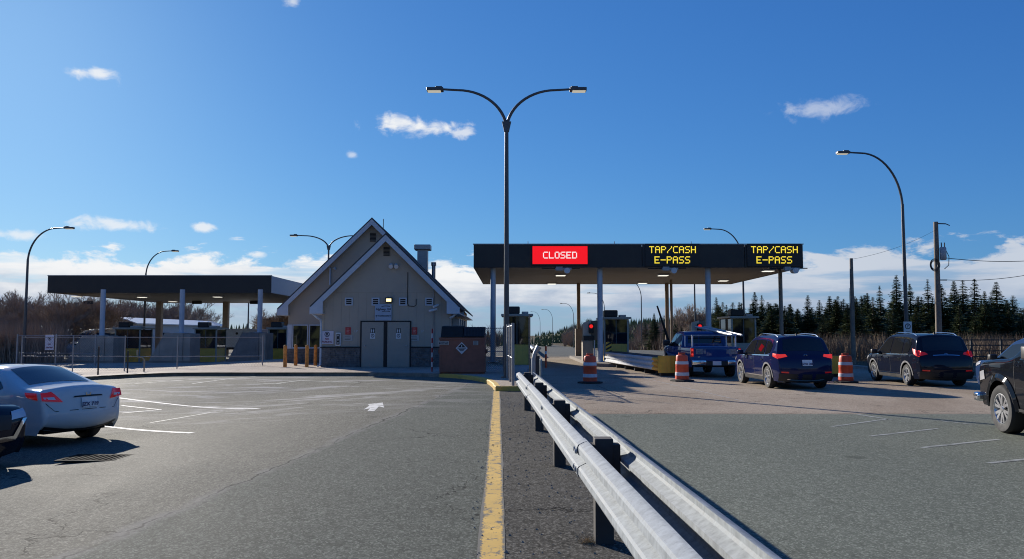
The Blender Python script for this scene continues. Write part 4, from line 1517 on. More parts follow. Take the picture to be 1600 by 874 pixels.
for px, py in ((222, 463), (340, 462.5), (270, 470), (120, 462)):
    d_ = pixel_dir(px, py)
    t_ = (LZ0 - CAMH) / d_.z
    x, y = d_.x * t_, d_.y * t_
    f = MB().box(x - .34, x + .34, y - .34, y + .34, LZ0 - .09, LZ0 - .005, .01).build('ceiling_light', M_WHITE, lc)
    MB().box(x - .28, x + .28, y - .28, y + .28, LZ0 - .115, LZ0 - .092).build('lens', M_CEIL, f)
for px in (140, 310, 400):
    x = at(px, 468, 72).x
    c = MB().box(x - .5, x + .3, 71.8, 72.1, LZ0 - .3, LZ0 - .01, .02).build('reader_box', M_BLACK, lc)

M_BLOCK = pm('crash_block_concrete', (0.36, 0.30, 0.25), 0.85, var=0.22, scale=1.6, bump=0.3, grime=0.5)
M_BLOCKD = pm('crash_block_dark', (0.19, 0.175, 0.165), 0.85, var=0.25, scale=1.6, bump=0.3, grime=0.4)
for i, (p0_, pt_, p1_, top, colpx, lab) in enumerate(((98, 128, 176, 1.64, 160, 'left'), (228, 257, 296, 1.80, 284, 'middle'), (352, 378, 414, 1.84, 406, 'right'))):
    xa, xt, xb = at(p0_, 560, 53).x, at(pt_, 530, 53).x, at(p1_, 550, 53).x
    t = thing('crash_block', 'sloped dark concrete crash block carrying the %s front column of the left canopy' % lab, 'crash block', ((xa + xb) / 2, 53, -.3), group='concrete crash blocks')
    xs = xt + (xb - xt) * .72
    MB().prism([(xa, -.35), (xs, -.35), (xs, top), (xt, top)], 53, 54.8).build('ramp', M_BLOCKD if i == 2 else M_BLOCK, t)
    MB().box(xs, xb, 53.06, 54.8, -.35, top - .04, .02).build('tail', M_BLOCK, t)
    MB().box(xa - .2, xb + .1, 52.85, 52.995, -.35, -.02).build('footing', M_ISL, t)
    X = at(colpx, 500, 54.0).x
    column(0, 54.0, M_COL, .16, top, False, LZ0, lc, X)
for px in (249, 353):
    column(0, 74, M_COLD, .24, -.45, True, LZ0, lc, at(px, 500, 74).x)

for px0, px1, Y, lab in ((197, 236, 58.5, 'between the left and middle concrete crash blocks'), (318, 352, 58.5, 'between the middle and right concrete crash blocks'), (430, 459, 58, 'left of the office window')):
    booth('small yellow toll booth under the left canopy %s' % lab, at(px0, 0, Y).x, at(px1, 0, Y).x, Y, Y + 2, -.3, 2.55, M_YEL, True, 1.0)

# ------------------------------------------------------------------ vehicles: body skinned from a side outline; every window, lamp, wheel a part
M_TYRE = pm('tyre_rubber', (0.018, 0.018, 0.019), 0.75, var=0.25, scale=8)
M_ALLOY = pm('alloy_silver', (0.55, 0.56, 0.58), 0.28, 0.9, var=0.08)
M_CHROME = pm('chrome', (0.75, 0.76, 0.78), 0.12, 1.0, var=0.03)
M_CARGLASS = glass_mat('car_glass', (0.010, 0.012, 0.015), 0.03)
M_TRIMB = pm('black_trim', (0.02, 0.02, 0.021), 0.55, var=0.15)
M_TAIL = pm('tail_lamp_red', (0.42, 0.012, 0.012), 0.15, var=0.0, coat=0.6, emit=(1, .02, .02), estr=0.06)
M_TAILON = pm('tail_lamp_lit', (0.5, 0.02, 0.015), 0.2, var=0.0, coat=0.6, emit=(1, .05, .03), estr=0.35)
M_CLEARL = pm('lamp_clear', (0.6, 0.6, 0.62), 0.12, 0.3, var=0.0, coat=0.8)
M_PLATE = pm('plate_white', (0.75, 0.75, 0.74), 0.4, var=0.05)
M_PLTXT = pm('plate_blue_text', (0.02, 0.03, 0.12), 0.5, var=0)


def paint(name, col, flake=0.0, rough=0.5):
    return pm(name, col, rough, flake, var=0.04, scale=2, coat=0.7, spec=0.0)


def crspline(P, step=0.04):
    """centripetal-ish Catmull-Rom through points; a point given as (l, z, 1) is kept sharp"""
    pts = [Vector((p[0], p[1])) for p in P]
    sharp = [len(p) > 2 for p in P]
    out = []
    n = len(pts)
    for i in range(n - 1):
        p1, p2 = pts[i], pts[i + 1]
        L = (p2 - p1).length
        t1 = (p2 - pts[i - 1]) if (i > 0 and not sharp[i]) else (p2 - p1) * 2
        t2 = (pts[i + 2] - p1) if (i + 2 < n and not sharp[i + 1]) else (p2 - p1) * 2
        t1 = t1.normalized() * L if t1.length else t1
        t2 = t2.normalized() * L if t2.length else t2
        k = max(2, int(L / step))
        for j in range(k):
            t = j / k
            h00, h10, h01, h11 = 2*t**3-3*t**2+1, t**3-2*t**2+t, -2*t**3+3*t**2, t**3-t**2
            out.append(p1 * h00 + t1 * h10 + p2 * h01 + t2 * h11)
    out.append(pts[-1])
    return out


class Car:
    def __init__(s, name, label, cat, loc, rz, col, outline, width, axles, rw, sill=.22, arch=.06, belt=(0.95, 0.0), roof=1.6, tumble=.2, rnd=.10, endk=(.12, .10), flare=None, crown_end=.09, group=None):
        s.t = thing(name, label, cat, loc, rz, group)
        s.O = crspline(outline)
        s.w, s.axles, s.rw, s.sill, s.ar = width / 2, axles, rw, sill, rw + arch
        s.belt, s.roof, s.tumble, s.r = belt, roof, tumble, rnd
        s.lf, s.lr = max(p.x for p in s.O), min(p.x for p in s.O)
        s.endk = endk
        s.ce = crown_end
        s.col = col
        s.build_body()

    # half width of the skin at length l, height z (no edge rounding)
    def W(s, l, z):
        b = s.belt[0] + s.belt[1] * l
        w = s.w
        L = s.lf - s.lr
        f = max(0, (l - (s.lf - .27 * L)) / (.27 * L))
        r = max(0, ((s.lr + .22 * L) - l) / (.22 * L))
        w -= s.w * (s.endk[0] * f ** 2.4 + s.endk[1] * r ** 2.6)
        if z > b:
            w -= s.tumble * ((z - b) / max(.1, s.roof - b)) ** 1.12 + .012
        else:
            q = (b - z) / max(.1, b - s.sill)
            w -= .02 * (1 - math.cos(q * 2.2)) + .012 * math.exp(-((q) / .10) ** 2) + .05 * max(0, q - .8) * 2
        return max(.05, w)

    def top(s, l):
        best = None
        for a, b in zip(s.O, s.O[1:]):
            lo, hi = min(a.x, b.x), max(a.x, b.x)
            if lo <= l <= hi and hi > lo:
                z = a.y + (b.y - a.y) * (l - a.x) / (b.x - a.x)
                best = z if best is None else max(best, z)
        return best if best is not None else s.O[0].y

    def rnd_cut(s, d):
        if d >= s.r:
            return 0.0
        q = 1 - d / s.r
        return s.r * .75 * (1 - math.sqrt(max(0, 1 - q * q)))

    def side(s, l, z):
        return s.W(l, z) - s.rnd_cut(max(0, s.top(l) - z))

    def bottom(s, l):
        z = s.sill
        for a in s.axles:
            d = abs(l - a)
            if d < s.ar:
                z = max(z, s.rw + math.sqrt(s.ar ** 2 - d * d))
        return z

    def build_body(s):
        O = s.O
        n = len(O)
        ls, le = O[0].x, O[-1].x
        lb = []
        cur = ls
        for p in O:
            cur = min(cur, max(le, min(ls, p.x)))
            lb.append(cur)
        T = [0, .04, .12, .24, .38, .52, .64, .74, .82, .88, .925, .96, .985, 1.0]
        mb = MB()
        nt = len(T)
        ye = []
        for sg in (1, -1):
            for i, p in enumerate(O):
                B = Vector((lb[i], min(s.bottom(lb[i]), p.y)))
                d = (p - B).length
                for t in T:
                    q = B.lerp(p, t)
                    y = s.W(q.x, q.y) - s.rnd_cut((1 - t) * d)
                    mb.v.append((sg * y, q.x, q.y))
                if sg == 1:
                    ye.append(s.W(p.x, p.y) - s.rnd_cut(0))
        for sg in (0, 1):
            for i in range(n - 1):
                for j in range(nt - 1):
                    a = sg * n * nt + i * nt + j
                    mb.f.append((a, a + 1, a + nt + 1, a + nt))
        s.ye = ye
        # normals of the outline and the skin across the car
        s.N = []
        for i in range(n):
            t = (O[min(i + 1, n - 1)] - O[max(i - 1, 0)])
            t = t.normalized() if t.length else Vector((-1, 0))
            s.N.append(Vector((-t.y, t.x)) * -1)     # outward for a front-to-rear outline
        for k in range(3):                           # soften corners
            s.N = [((s.N[max(0, i - 1)] + s.N[i] + s.N[min(n - 1, i + 1)])).normalized() for i in range(n)]
        base = len(mb.v)
        U = [-1, -.985, -.95, -.88, -.76, -.55, -.28, 0, .28, .55, .76, .88, .95, .985, 1]
        for i in range(n):
            for u in U:
                mb.v.append(s.skin(i, u))
        nu = len(U)
        for i in range(n - 1):
            for j in range(nu - 1):
                a = base + i * nu + j
                mb.f.append((a, a + 1, a + nu + 1, a + nu))
        bm = bmesh.new()
        me = bpy.data.meshes.new('body')
        me.from_pydata(mb.v, [], mb.f)
        bm.from_mesh(me)
        bmesh.ops.remove_doubles(bm, verts=bm.verts[:], dist=.0006)
        bmesh.ops.recalc_face_normals(bm, faces=bm.faces[:])
        bm.to_mesh(me)
        bm.free()
        me.materials.append(s.col)
        me.shade_smooth()
        me.set_sharp_from_angle(angle=R(48))
        o = bpy.data.objects.new('body', me)
        link(o, s.t)
        s.body = o
        # dark floor and wheel wells inside the skin
        ub = MB()
        wi = s.w - .27
        ub.box(-wi, wi, s.lr + .22, s.lf - .25, s.sill + .0, s.belt[0] - .12)
        ub.box(-s.w + .06, s.w - .06, s.axles[1] + s.ar + .02, s.axles[0] - s.ar - .02, s.sill - .02, s.sill + .05)
        ub.build('underbody', M_DARK, s.t, False, True)

    def skin(s, i, u, off=0.0):
        p, nn = s.O[i], s.N[i]
        c = (.028 + s.ce * abs(nn.x)) * (1 - abs(u) ** 2.2)
        return (s.ye[i] * u, p.x + nn.x * (c + off), p.y + nn.y * (c + off))

    def patch(s, name, poly, mat, mode='side', sg=1, off=.008, parent=None, lr=None, cuts=3, rim=None):
        """thin shaped plate lying on the skin. side: poly in (l,z); end: poly in (y,z) on the outline between lengths lr"""
        bm = bmesh.new()
        vs_ = [bm.verts.new((p[0], p[1], 0)) for p in poly]
        bm.faces.new(vs_)
        bmesh.ops.triangulate(bm, faces=bm.faces[:])
        bmesh.ops.subdivide_edges(bm, edges=bm.edges[:], cuts=cuts, use_grid_fill=True)
        if mode == 'end':
            idx = [i for i in range(len(s.O)) if lr[0] <= s.O[i].x <= lr[1]]
        for v in bm.verts:
            a, z = v.co.x, v.co.y
            if mode == 'side':
                v.co = Vector((sg * (s.side(a, z) + off), a, z))
            else:
                best, bi, bf = 1e9, idx[0], 0
                for i, k in zip(idx, idx[1:]):
                    z0_, z1_ = s.O[i].y, s.O[k].y
                    if min(z0_, z1_) - 1e-6 <= z <= max(z0_, z1_) + 1e-6:
                        bi = i
                        bf = (z - z0_) / (z1_ - z0_) if abs(z1_ - z0_) > 1e-6 else 0
                        best = 0
                        break
                    dd = min(abs(z - z0_), abs(z - z1_))
                    if dd < best:
                        best, bi, bf = dd, i, 0
                k = min(bi + 1, len(s.O) - 1)
                ye = s.ye[bi] * (1 - bf) + s.ye[k] * bf
                u = max(-1, min(1, a / ye))
                q0, q1 = Vector(s.skin(bi, u, off)), Vector(s.skin(k, u, off))
                q = q0.lerp(q1, bf)
                v.co = Vector((a, q.y, q.z))
        bmesh.ops.recalc_face_normals(bm, faces=bm.faces[:])
        # turn outwards, then give thickness
        me = bpy.data.meshes.new(name)
        bm.to_mesh(me)
        bm.free()
        me.materials.append(mat)
        me.shade_smooth()
        o = bpy.data.objects.new(name, me)
        return link(o, parent or s.t)

    def both(s, name, poly, mat, off=.008, parent=None):
        for sg in (1, -1):
            s.patch(name, poly, mat, 'side', sg, off, parent)

    def wheels(s, spokes=5, rim_mat=None, split=True, width=.22, rimr=.66):
        rim_mat = rim_mat or M_ALLOY
        rw = s.rw
        key = 'wheel_%d_%.3f_%s' % (spokes, rw, rim_mat.name)
        tyre = MB().lathe([(rw * rimr, -width / 2 + .01), (rw * (rimr + .04), -width / 2), (rw * .93, -width / 2), (rw * .985, -width / 2 + .025), (rw, -width / 4), (rw, width / 4), (rw * .985, width / 2 - .025),
                           (rw * .93, width / 2), (rw * (rimr + .04), width / 2), (rw * rimr, width / 2 - .01)], (0, 0, 0), 'x', 36).mesh('tyre', M_TYRE, True)
        rm = MB()
        rr = rw * rimr
        rm.lathe([(rr + .004, width / 2 - .005), (rr - .012, width / 2 - .003), (rr - .028, width / 2 - .03), (rr - .03, -width / 2 + .02)], (0, 0, 0), 'x', 36)
        rm.lathe([(.001, width / 2 - .012), (.045, width / 2 - .014), (.06, width / 2 - .03), (.06, .0)], (0, 0, 0), 'x', 18)
        for k in range(spokes):
            for ds in ((-.11, .11) if split else (0,)):
                a0 = 2 * math.pi * k / spokes + R(90)
                ca, sa = math.cos(a0 + ds * .35), math.sin(a0 + ds * .35)
                ce_, se_ = math.cos(a0 + ds * 1.9), math.sin(a0 + ds * 1.9)
                p0_, p1_ = Vector((0, ca * .05, sa * .05)), Vector((0, ce_ * (rr - .02), se_ * (rr - .02)))
                d_ = (p1_ - p0_).normalized()
                n_ = Vector((0, -d_.z, d_.y))
                w0_, w1_ = (.02, .026) if split else (.038, .05)
                x0_, x1_ = width / 2 - .022, width / 2 - .012
                vv = []
                for p_, w_, xx in ((p0_, w0_, x0_), (p1_, w1_, x1_)):
                    for dx_ in (0, -.04):
                        for sgn in (-1, 1):
                            q = p_ + n_ * (w_ * sgn)
                            vv.append((xx + dx_, q.y, q.z))
                rm.add(vv, [(0, 1, 5, 4), (2, 6, 7, 3), (0, 4, 6, 2), (1, 3, 7, 5), (4, 5, 7, 6), (0, 2, 3, 1)])
        rim = rm.mesh('rim', rim_mat, True, 40)
        bk = MB().lathe([(.001, -.01), (rr - .02, -.01)], (0, 0, 0), 'x', 28).mesh('backing_disc', M_DARK)  # plain dark disc filling the rim behind the spokes
        for a in s.axles:
            for sg in (1, -1):
                e = bpy.data.objects.new('wheel', None)
                e.empty_display_size = .1
                link(e, s.t)
                e.location = (sg * (s.w - width / 2 - .015), a, rw)
                e.rotation_euler = (R(17 * (a + 2)), 0, 0 if sg > 0 else math.pi)
                for nm, me in (('tyre', tyre), ('rim', rim), ('backing_disc', bk)):
                    link(bpy.data.objects.new(nm, me), e)

    def mirror(s, l, z, mat, sz=(.12, .10, .09)):
        for sg in (1, -1):
            y = s.side(l, z)
            m = MB()
            m.box(*sorted((sg * (y + .06), sg * (y + .06 + sz[0] * 1.7))), l - sz[1], l + sz[1] * .6, z - sz[2] * .2, z + sz[2] * 1.5, .03)
            m.box(*sorted((sg * (y - .02), sg * (y + .08))), l - .03, l + .03, z - .02, z + .04)
            m.build('mirror', mat, s.t, True, True, 60)

    def plate(s, z, txt, lr, off=.02, w=.31, h=.155):
        o = s.patch('licence_plate', [(-w / 2, z - h / 2), (w / 2, z - h / 2), (w / 2, z + h / 2), (-w / 2, z + h / 2)], M_PLATE, 'end', 1, off, None, lr, 1)
        l = min(v.co.y for v in o.data.vertices)
        text(txt, h * .62, (0, l - .004, z - .005), M_PLTXT, o, local=True, bold=.002)
        return o

    def rails(s, l0, l1, mat, inset=.10):
        for sg in (1, -1):
            pts = []
            for i in range(9):
                l = l0 + (l1 - l0) * i / 8
                zt = s.top(l)
                up = .045 if 0 < i < 8 else -.005
                pts.append((sg * (s.side(l, zt - .02) - inset + .06), l, zt + up - .005))
            MB().tube(pts, .016, 6).build('roof_rail', mat, s.t, True, True)


def suv_outline(F=2.28, B=-2.28, H=1.66, hood=1.05, tail=1.06, rake=.42, cowl=1.15, wtop=.42, roofend=-1.86):
    return [(F - .12, .26), (F - .02, .40), (F, .60), (F - .03, .80), (F - .16, .93), (F - .62, hood - .02), (cowl, hood + .06), (cowl - .35, hood + .27), (wtop, H - .10), (wtop - .45, H - .015), (-.7, H), (roofend + .35, H - .03), (roofend, H - .075, 1),
            (roofend - .06, H - .13), (roofend - .20, tail + .18), (B + .13, tail - .04), (B + .05, tail - .14), (B + .01, .74), (B, .55), (B + .05, .38), (B + .14, .27)]


# ---- blue SUV stopped at the toll lane
def suv(label, loc, rz, col, H=1.66, F=2.28, B=-2.28, width=1.84, rw=.355, lit=True, kind=0, plate='', rim=None, belt=1.0, rails=True, hood=1.05, chrome=False, spokes=5):
    c = Car('parked_car' if not lit else 'car', label, 'car', loc, rz, col, suv_outline(F, B, H, hood=hood), width, (F - .90, B + .92), rw, .25, .065, (belt, -.012), H, .21, .10)
    z1 = H - .155
    c.both('side_window', [(.98, belt + .03), (.42, H - .20), (.02, z1), (-.10, z1), (-.10, belt + .03)], M_CARGLASS)
    c.both('side_window', [(-.17, belt + .03), (-.17, z1), (-1.02, z1 - .012), (-1.08, belt + .05)], M_CARGLASS)
    c.both('quarter_window', [(-1.17, belt + .06), (-1.11, z1 - .02), (-1.42, z1 - .05), (-1.68, H - .30), (-1.58, belt + .12)], M_CARGLASS)
    tr = M_CHROME if chrome else M_TRIMB
    c.both('window_trim', [(1.02, belt + .0), (1.0, belt + .026), (-1.6, belt + .062), (-1.6, belt + .03)], M_CHROME, .012)
    zr0 = 1.16 if kind == 0 else 1.12
    c.patch('rear_window', [(-.66, zr0), (.66, zr0), (.60, H - .15), (-.60, H - .15)], M_CARGLASS, 'end', 1, .010, None, (-2.4, -1.5), 4)
    c.patch('windshield', [(-.66, 1.14), (.66, 1.14), (.56, H - .11), (-.56, H - .11)], M_CARGLASS, 'end', 1, .008, None, (.2, 1.4), 4)
    tm = M_TAILON if lit else M_TAIL
    for sg in (1, -1):
        if kind == 0:
            p_end = [(sg * .56, .985), (sg * .86, .955), (sg * .88, 1.09), (sg * .60, 1.07)]
            p_side = [(B + .10, .95), (B + .12, 1.09), (B + .44, 1.12), (B + .40, 1.02)]
        else:
            p_end = [(sg * .55, 1.02), (sg * .88, .98), (sg * .88, 1.17), (sg * .62, 1.10)]
            p_side = [(B + .10, .97), (B + .12, 1.16), (B + .52, 1.24), (B + .36, 1.06)]
        t_ = c.patch('tail_light', p_end, tm if kind == 0 else M_TAIL, 'end', 1, .014, None, (B - .1, B + .5))
        c.patch('side_lens', p_side, tm, 'side', sg, .016, t_)
    c.patch('bumper_trim', [(-.84, .27), (.84, .27), (.86, .50), (-.86, .50)], M_TRIMB, 'end', 1, .008, None, (B - .1, B + .6), 3)
    c.patch('bumper_strip', [(-.7, .33), (.7, .33), (.7, .36), (-.7, .36)], M_CHROME if kind == 0 else M_TRIMB, 'end', 1, .016, None, (B - .1, B + .6), 3)
    for sg in (1, -1):
        c.patch('reflector', [(sg * .56, .52), (sg * .78, .52), (sg * .78, .56), (sg * .56, .56)], M_TAIL, 'end', 1, .014, None, (B - .1, B + .6), 2)
    # sills, arch trims, door seams, handles
    mtrim = pm('arch_trim_grey', (0.16, 0.16, 0.165), .5, var=.1)
    a0, a1 = c.axles
    c.both('sill_trim', [(a0 - c.ar - .02, .252), (a0 - c.ar - .02, .40), (a1 + c.ar + .02, .40), (a1 + c.ar + .02, .252)], M_TRIMB, .006)
    c.both('sill_strip', [(a0 - c.ar - .06, .36), (a0 - c.ar - .06, .395), (a1 + c.ar + .06, .395), (a1 + c.ar + .06, .36)], M_CHROME, .012)
    for a in c.axles:
        for sg in (1, -1):
            mb = MB()
            for i in range(19):
                an = math.pi * (i / 18)
                for rr in (c.ar - .006, c.ar + .055):
                    l, z = a + rr * math.cos(an), c.rw + rr * math.sin(an) * 1.0
                    z = max(z, .27)
                    mb.v.append((sg * (c.side(l, z) + .014), l, z))
            for i in range(18):
                mb.f.append((2 * i, 2 * i + 1, 2 * i + 3, 2 * i + 2))
            mb.build('arch_trim', mtrim, c.t, True, True)
    for l in (.98, -.135, -1.05):
        c.both('door_seam', [(l - .005, .42), (l + .005, .42), (l + .005, belt), (l - .005, belt)], M_JOINT, .004)
    for l in (.06, -.92):
        c.both('door_handle', [(l - .10, belt - .12), (l + .10, belt - .115), (l + .10, belt - .085), (l - .10, belt - .09)], M_CHROME if chrome else col, .022)
    c.mirror(.92, belt + .04, M_TRIMB if kind else col)
    if rails:
        c.rails(.15, -1.7, M_CHROME)
    MB().box(-.12, .12, -1.84, -1.80, H - .085, H - .06).build('brake_light', tm, c.t, False, True)
    MB().prism([(-1.35, H - .03), (-1.53, H - .03), (-1.55, H + .06)], -.02, .02, 'x').build('antenna_fin', M_TRIMB, c.t, False, True)
    # emblem
    lb_ = c.skin(min(range(len(c.O)), key=lambda i: abs(c.O[i].y - 1.035) + (9 if c.O[i].x > -1.5 else 0)), 0, .012)
    if kind == 0:
        e = MB().lathe([(.050, 0), (.056, -.006), (.062, 0)], (0, lb_[1], 1.035), 'y', 22)
        e.prism([(-.038, 1.07), (-.026, 1.07), (0, 1.02), (.026, 1.07), (.038, 1.07), (.006, 1.00), (-.006, 1.00)], lb_[1] - .006, lb_[1])
        e.prism([(-.050, 1.045), (-.040, 1.045), (-.022, .995), (.022, .995), (.040, 1.045), (.05, 1.045), (.026, .985), (-.026, .985)], lb_[1] - .006, lb_[1])
        e.build('emblem', M_CHROME, c.t, True, True)
    else:
        e = MB().lathe([(.046, 0), (.054, -.006), (.062, 0)], (0, lb_[1], 1.035), 'y', 22)
        e.box(-.08, .08, lb_[1] - .01, lb_[1], 1.022, 1.048)
        e.build('emblem', M_CHROME, c.t, True, True)
        c.patch('tailgate_strip', [(-.42, .965), (.42, .965), (.42, .985), (-.42, .985)], M_CHROME, 'end', 1, .016, None, (B - .1, B + .6), 3)
    if plate:
        c.plate(.80, plate, (B - .1, B + .6))
    # front
    c.patch('grille', [(-.5, .62), (.5, .62), (.55, .80), (-.55, .80)], M_TRIMB, 'end', 1, .01, None, (F - .5, F + .1), 3)
    for sg in (1, -1):
        c.patch('headlight', [(sg * .52, .74), (sg * .80, .78), (sg * .80, .90), (sg * .55, .84)], M_CLEARL, 'end', 1, .012, None, (F - .5, F + .1), 3)
        c.patch('headlight', [(F - .12, .78), (F - .42, .86), (F - .40, .94), (F - .14, .90)], M_CLEARL, 'side', sg, .012)
    c.wheels(spokes, rim)
    return c


P_BLUE = paint('paint_royal_blue', (0.011, 0.015, 0.058))
P_NAVY = paint('paint_black_navy', (0.010, 0.012, 0.022))
P_DKBL = paint('paint_dark_blue', (0.02, 0.042, 0.105))
P_WHITE = paint('paint_silver_white', (0.60, 0.61, 0.61))
P_BLK = paint('paint_black', (0.008, 0.009, 0.012))

q = suv('blue SUV with lit tail lights waiting behind the blue pickup', (9.02, 27.1, 0), R(1.5), P_BLUE, H=1.68, plate='GYX 208', chrome=True)
# red sticker in its rear side window
q.patch('window_sticker', [(-.45, 1.22), (-.62, 1.40), (-.95, 1.32), (-.78, 1.14)], pm('sticker_red', (.14, .006, .010), .9, var=.05, spec=0.0), 'side', -1, .012)
q2 = suv('black SUV with silver roof rails in the right hand lane', (14.22, 28.35, 0), R(-3.5), P_NAVY, H=1.72, F=2.32, B=-2.33, kind=1, lit=True, rim=M_ALLOY, chrome=True)
suv('dark blue SUV half hidden behind the big pickup at the right edge', (14.42, 21.45, 0), R(-1), P_DKBL, H=1.62, F=2.25, B=-2.3, kind=1, lit=False, belt=.98, hood=.98)

# ---- silver-white coupe
cp = gnd(130, 668)
OUT = [(2.10, .20), (2.20, .32), (2.24, .48), (2.20, .62), (2.05, .72), (1.55, .86), (1.08, .955), (.75, 1.08), (.25, 1.30), (-.10, 1.385), (-.45, 1.395), (-.78, 1.35), (-1.15, 1.215), (-1.55, 1.07), (-1.80, 1.03), (-2.06, 1.025, 1),
       (-2.12, .985), (-2.17, .86), (-2.20, .68), (-2.215, .54), (-2.17, .42), (-2.04, .335)]
CIV_RZ = R(65)
fw = Vector((-math.sin(CIV_RZ), math.cos(CIV_RZ), 0))
rear_c = Vector((-7.84, 14.72, 0))
cc = rear_c + fw * 2.16
civ = Car('parked_coupe', 'silver white two door coupe parked at the left, tail towards the lot', 'car', (cc.x, cc.y, gz(cc.x, cc.y)), CIV_RZ, P_WHITE, OUT, 1.76, (1.36, -1.30), .325, .24, .055, (.935, -.018), 1.395, .24, .11, (.14, .12), crown_end=.13)
civ.both('side_window', [(.80, .97), (.24, 1.235), (-.05, 1.295), (-.36, 1.31), (-.42, .985)], M_CARGLASS)
civ.both('quarter_window', [(-.49, .99), (-.43, 1.305), (-.72, 1.265), (-1.02, 1.15), (-1.17, 1.05), (-1.10, 1.005)], M_CARGLASS)
M_RGLASS = glass_mat('coupe_rear_glass', (0.02, 0.035, 0.06), .02)
rwn = civ.patch('rear_window', [(-.60, 1.075), (.60, 1.075), (.50, 1.335), (-.50, 1.335)], M_RGLASS, 'end', 1, .008, None, (-1.75, -.6), 5)
civ.patch('windshield', [(-.62, 1.0), (.62, 1.0), (.52, 1.33), (-.52, 1.33)], M_CARGLASS, 'end', 1, .008, None, (-.1, 1.1), 4)
for sg in (1, -1):
    tl = civ.patch('tail_light', [(sg * .47, .79), (sg * .80, .845), (sg * .80, .975), (sg * .62, .97)], M_TAIL, 'end', 1, .014, None, (-2.3, -1.9), 3)
    civ.patch('reverse_lens', [(sg * .58, .84), (sg * .76, .87), (sg * .77, .90), (sg * .60, .885)], M_CLEARL, 'end', 1, .018, tl, (-2.3, -1.9), 2)
    civ.patch('side_lens', [(-2.10, .85), (-2.05, .975), (-1.78, .985), (-1.86, .90)], M_TAIL, 'side', sg, .016, tl)
    civ.patch('fuel_flap' if sg < 0 else 'side_marker', [(-1.60, .80), (-1.45, .80), (-1.45, .93), (-1.60, .93)] if sg < 0 else [(-1.95, .55), (-1.8, .55), (-1.8, .58), (-1.95, .58)], P_WHITE if sg < 0 else M_TAIL, 'side', sg, .005)
civ.patch('trunk_seam', [(-.58, .642), (.58, .642), (.60, .652), (-.60, .652)], M_JOINT, 'end', 1, .005, None, (-2.4, -1.9), 3)
for sg in (1, -1):
    civ.patch('trunk_seam', [(sg * .585, .645), (sg * .60, .652), (sg * .735, .80), (sg * .72, .80)], M_JOINT, 'end', 1, .005, None, (-2.4, -1.9), 2)
civ.patch('plate_garnish', [(-.30, .845), (.30, .845), (.27, .865), (-.27, .865)], M_JOINT, 'end', 1, .012, None, (-2.4, -1.9), 2)
civ.patch('bumper_lip', [(-.70, .345), (.70, .345), (.72, .40), (-.72, .40)], M_TRIMB, 'end', 1, .01, None, (-2.4, -1.9), 3)
civ.plate(.755, 'JZX 719', (-2.4, -1.9), .022)
i9 = min(range(len(civ.O)), key=lambda i: abs(civ.O[i].y - .915) + (9 if civ.O[i].x > -1.9 else 0))
lx = civ.skin(i9, 0, .014)[1]
em = MB()
for a in (-1, 1):
    em.prism([(a * .028, .875), (a * .044, .875), (a * .052, .955), (a * .034, .955)], lx - .008, lx)
em.box(-.032, .032, lx - .008, lx, .905, .925)
em.build('emblem', M_CHROME, civ.t, False, True)
for l in (.92, -.46):
    civ.both('door_seam', [(l - .004, .32), (l + .004, .32), (l + .004, .95), (l - .004, .95)], M_JOINT, .004)
civ.both('door_handle', [(-.38, .80), (-.20, .805), (-.20, .83), (-.38, .825)], P_WHITE, .025)
civ.mirror(.68, .98, P_WHITE)
civ.wheels(5, None, True, .21, .66)

# ---- dark car nosing in at the left edge
DZ = R(-112)
fwd = Vector((-math.sin(DZ), math.cos(DZ), 0))
nose = gnd(22, 728)
dc = Vector((-7.62, 11.35, 0)) - fwd * 2.2
dcar = suv('near black SUV whose chrome trimmed nose enters at the left edge', (dc.x, dc.y, gz(dc.x, dc.y)), DZ, P_NAVY, H=1.66, kind=1, lit=False, hood=.98)
dcar.patch('chrome_wing', [(-.62, .50), (-.58, .47), (.58, .47), (.62, .50), (.80, .76), (.74, .76), (.55, .53), (-.55, .53), (-.74, .76), (-.80, .76)], M_CHROME, 'end', 1, .02, None, (1.8, 2.4), 3)


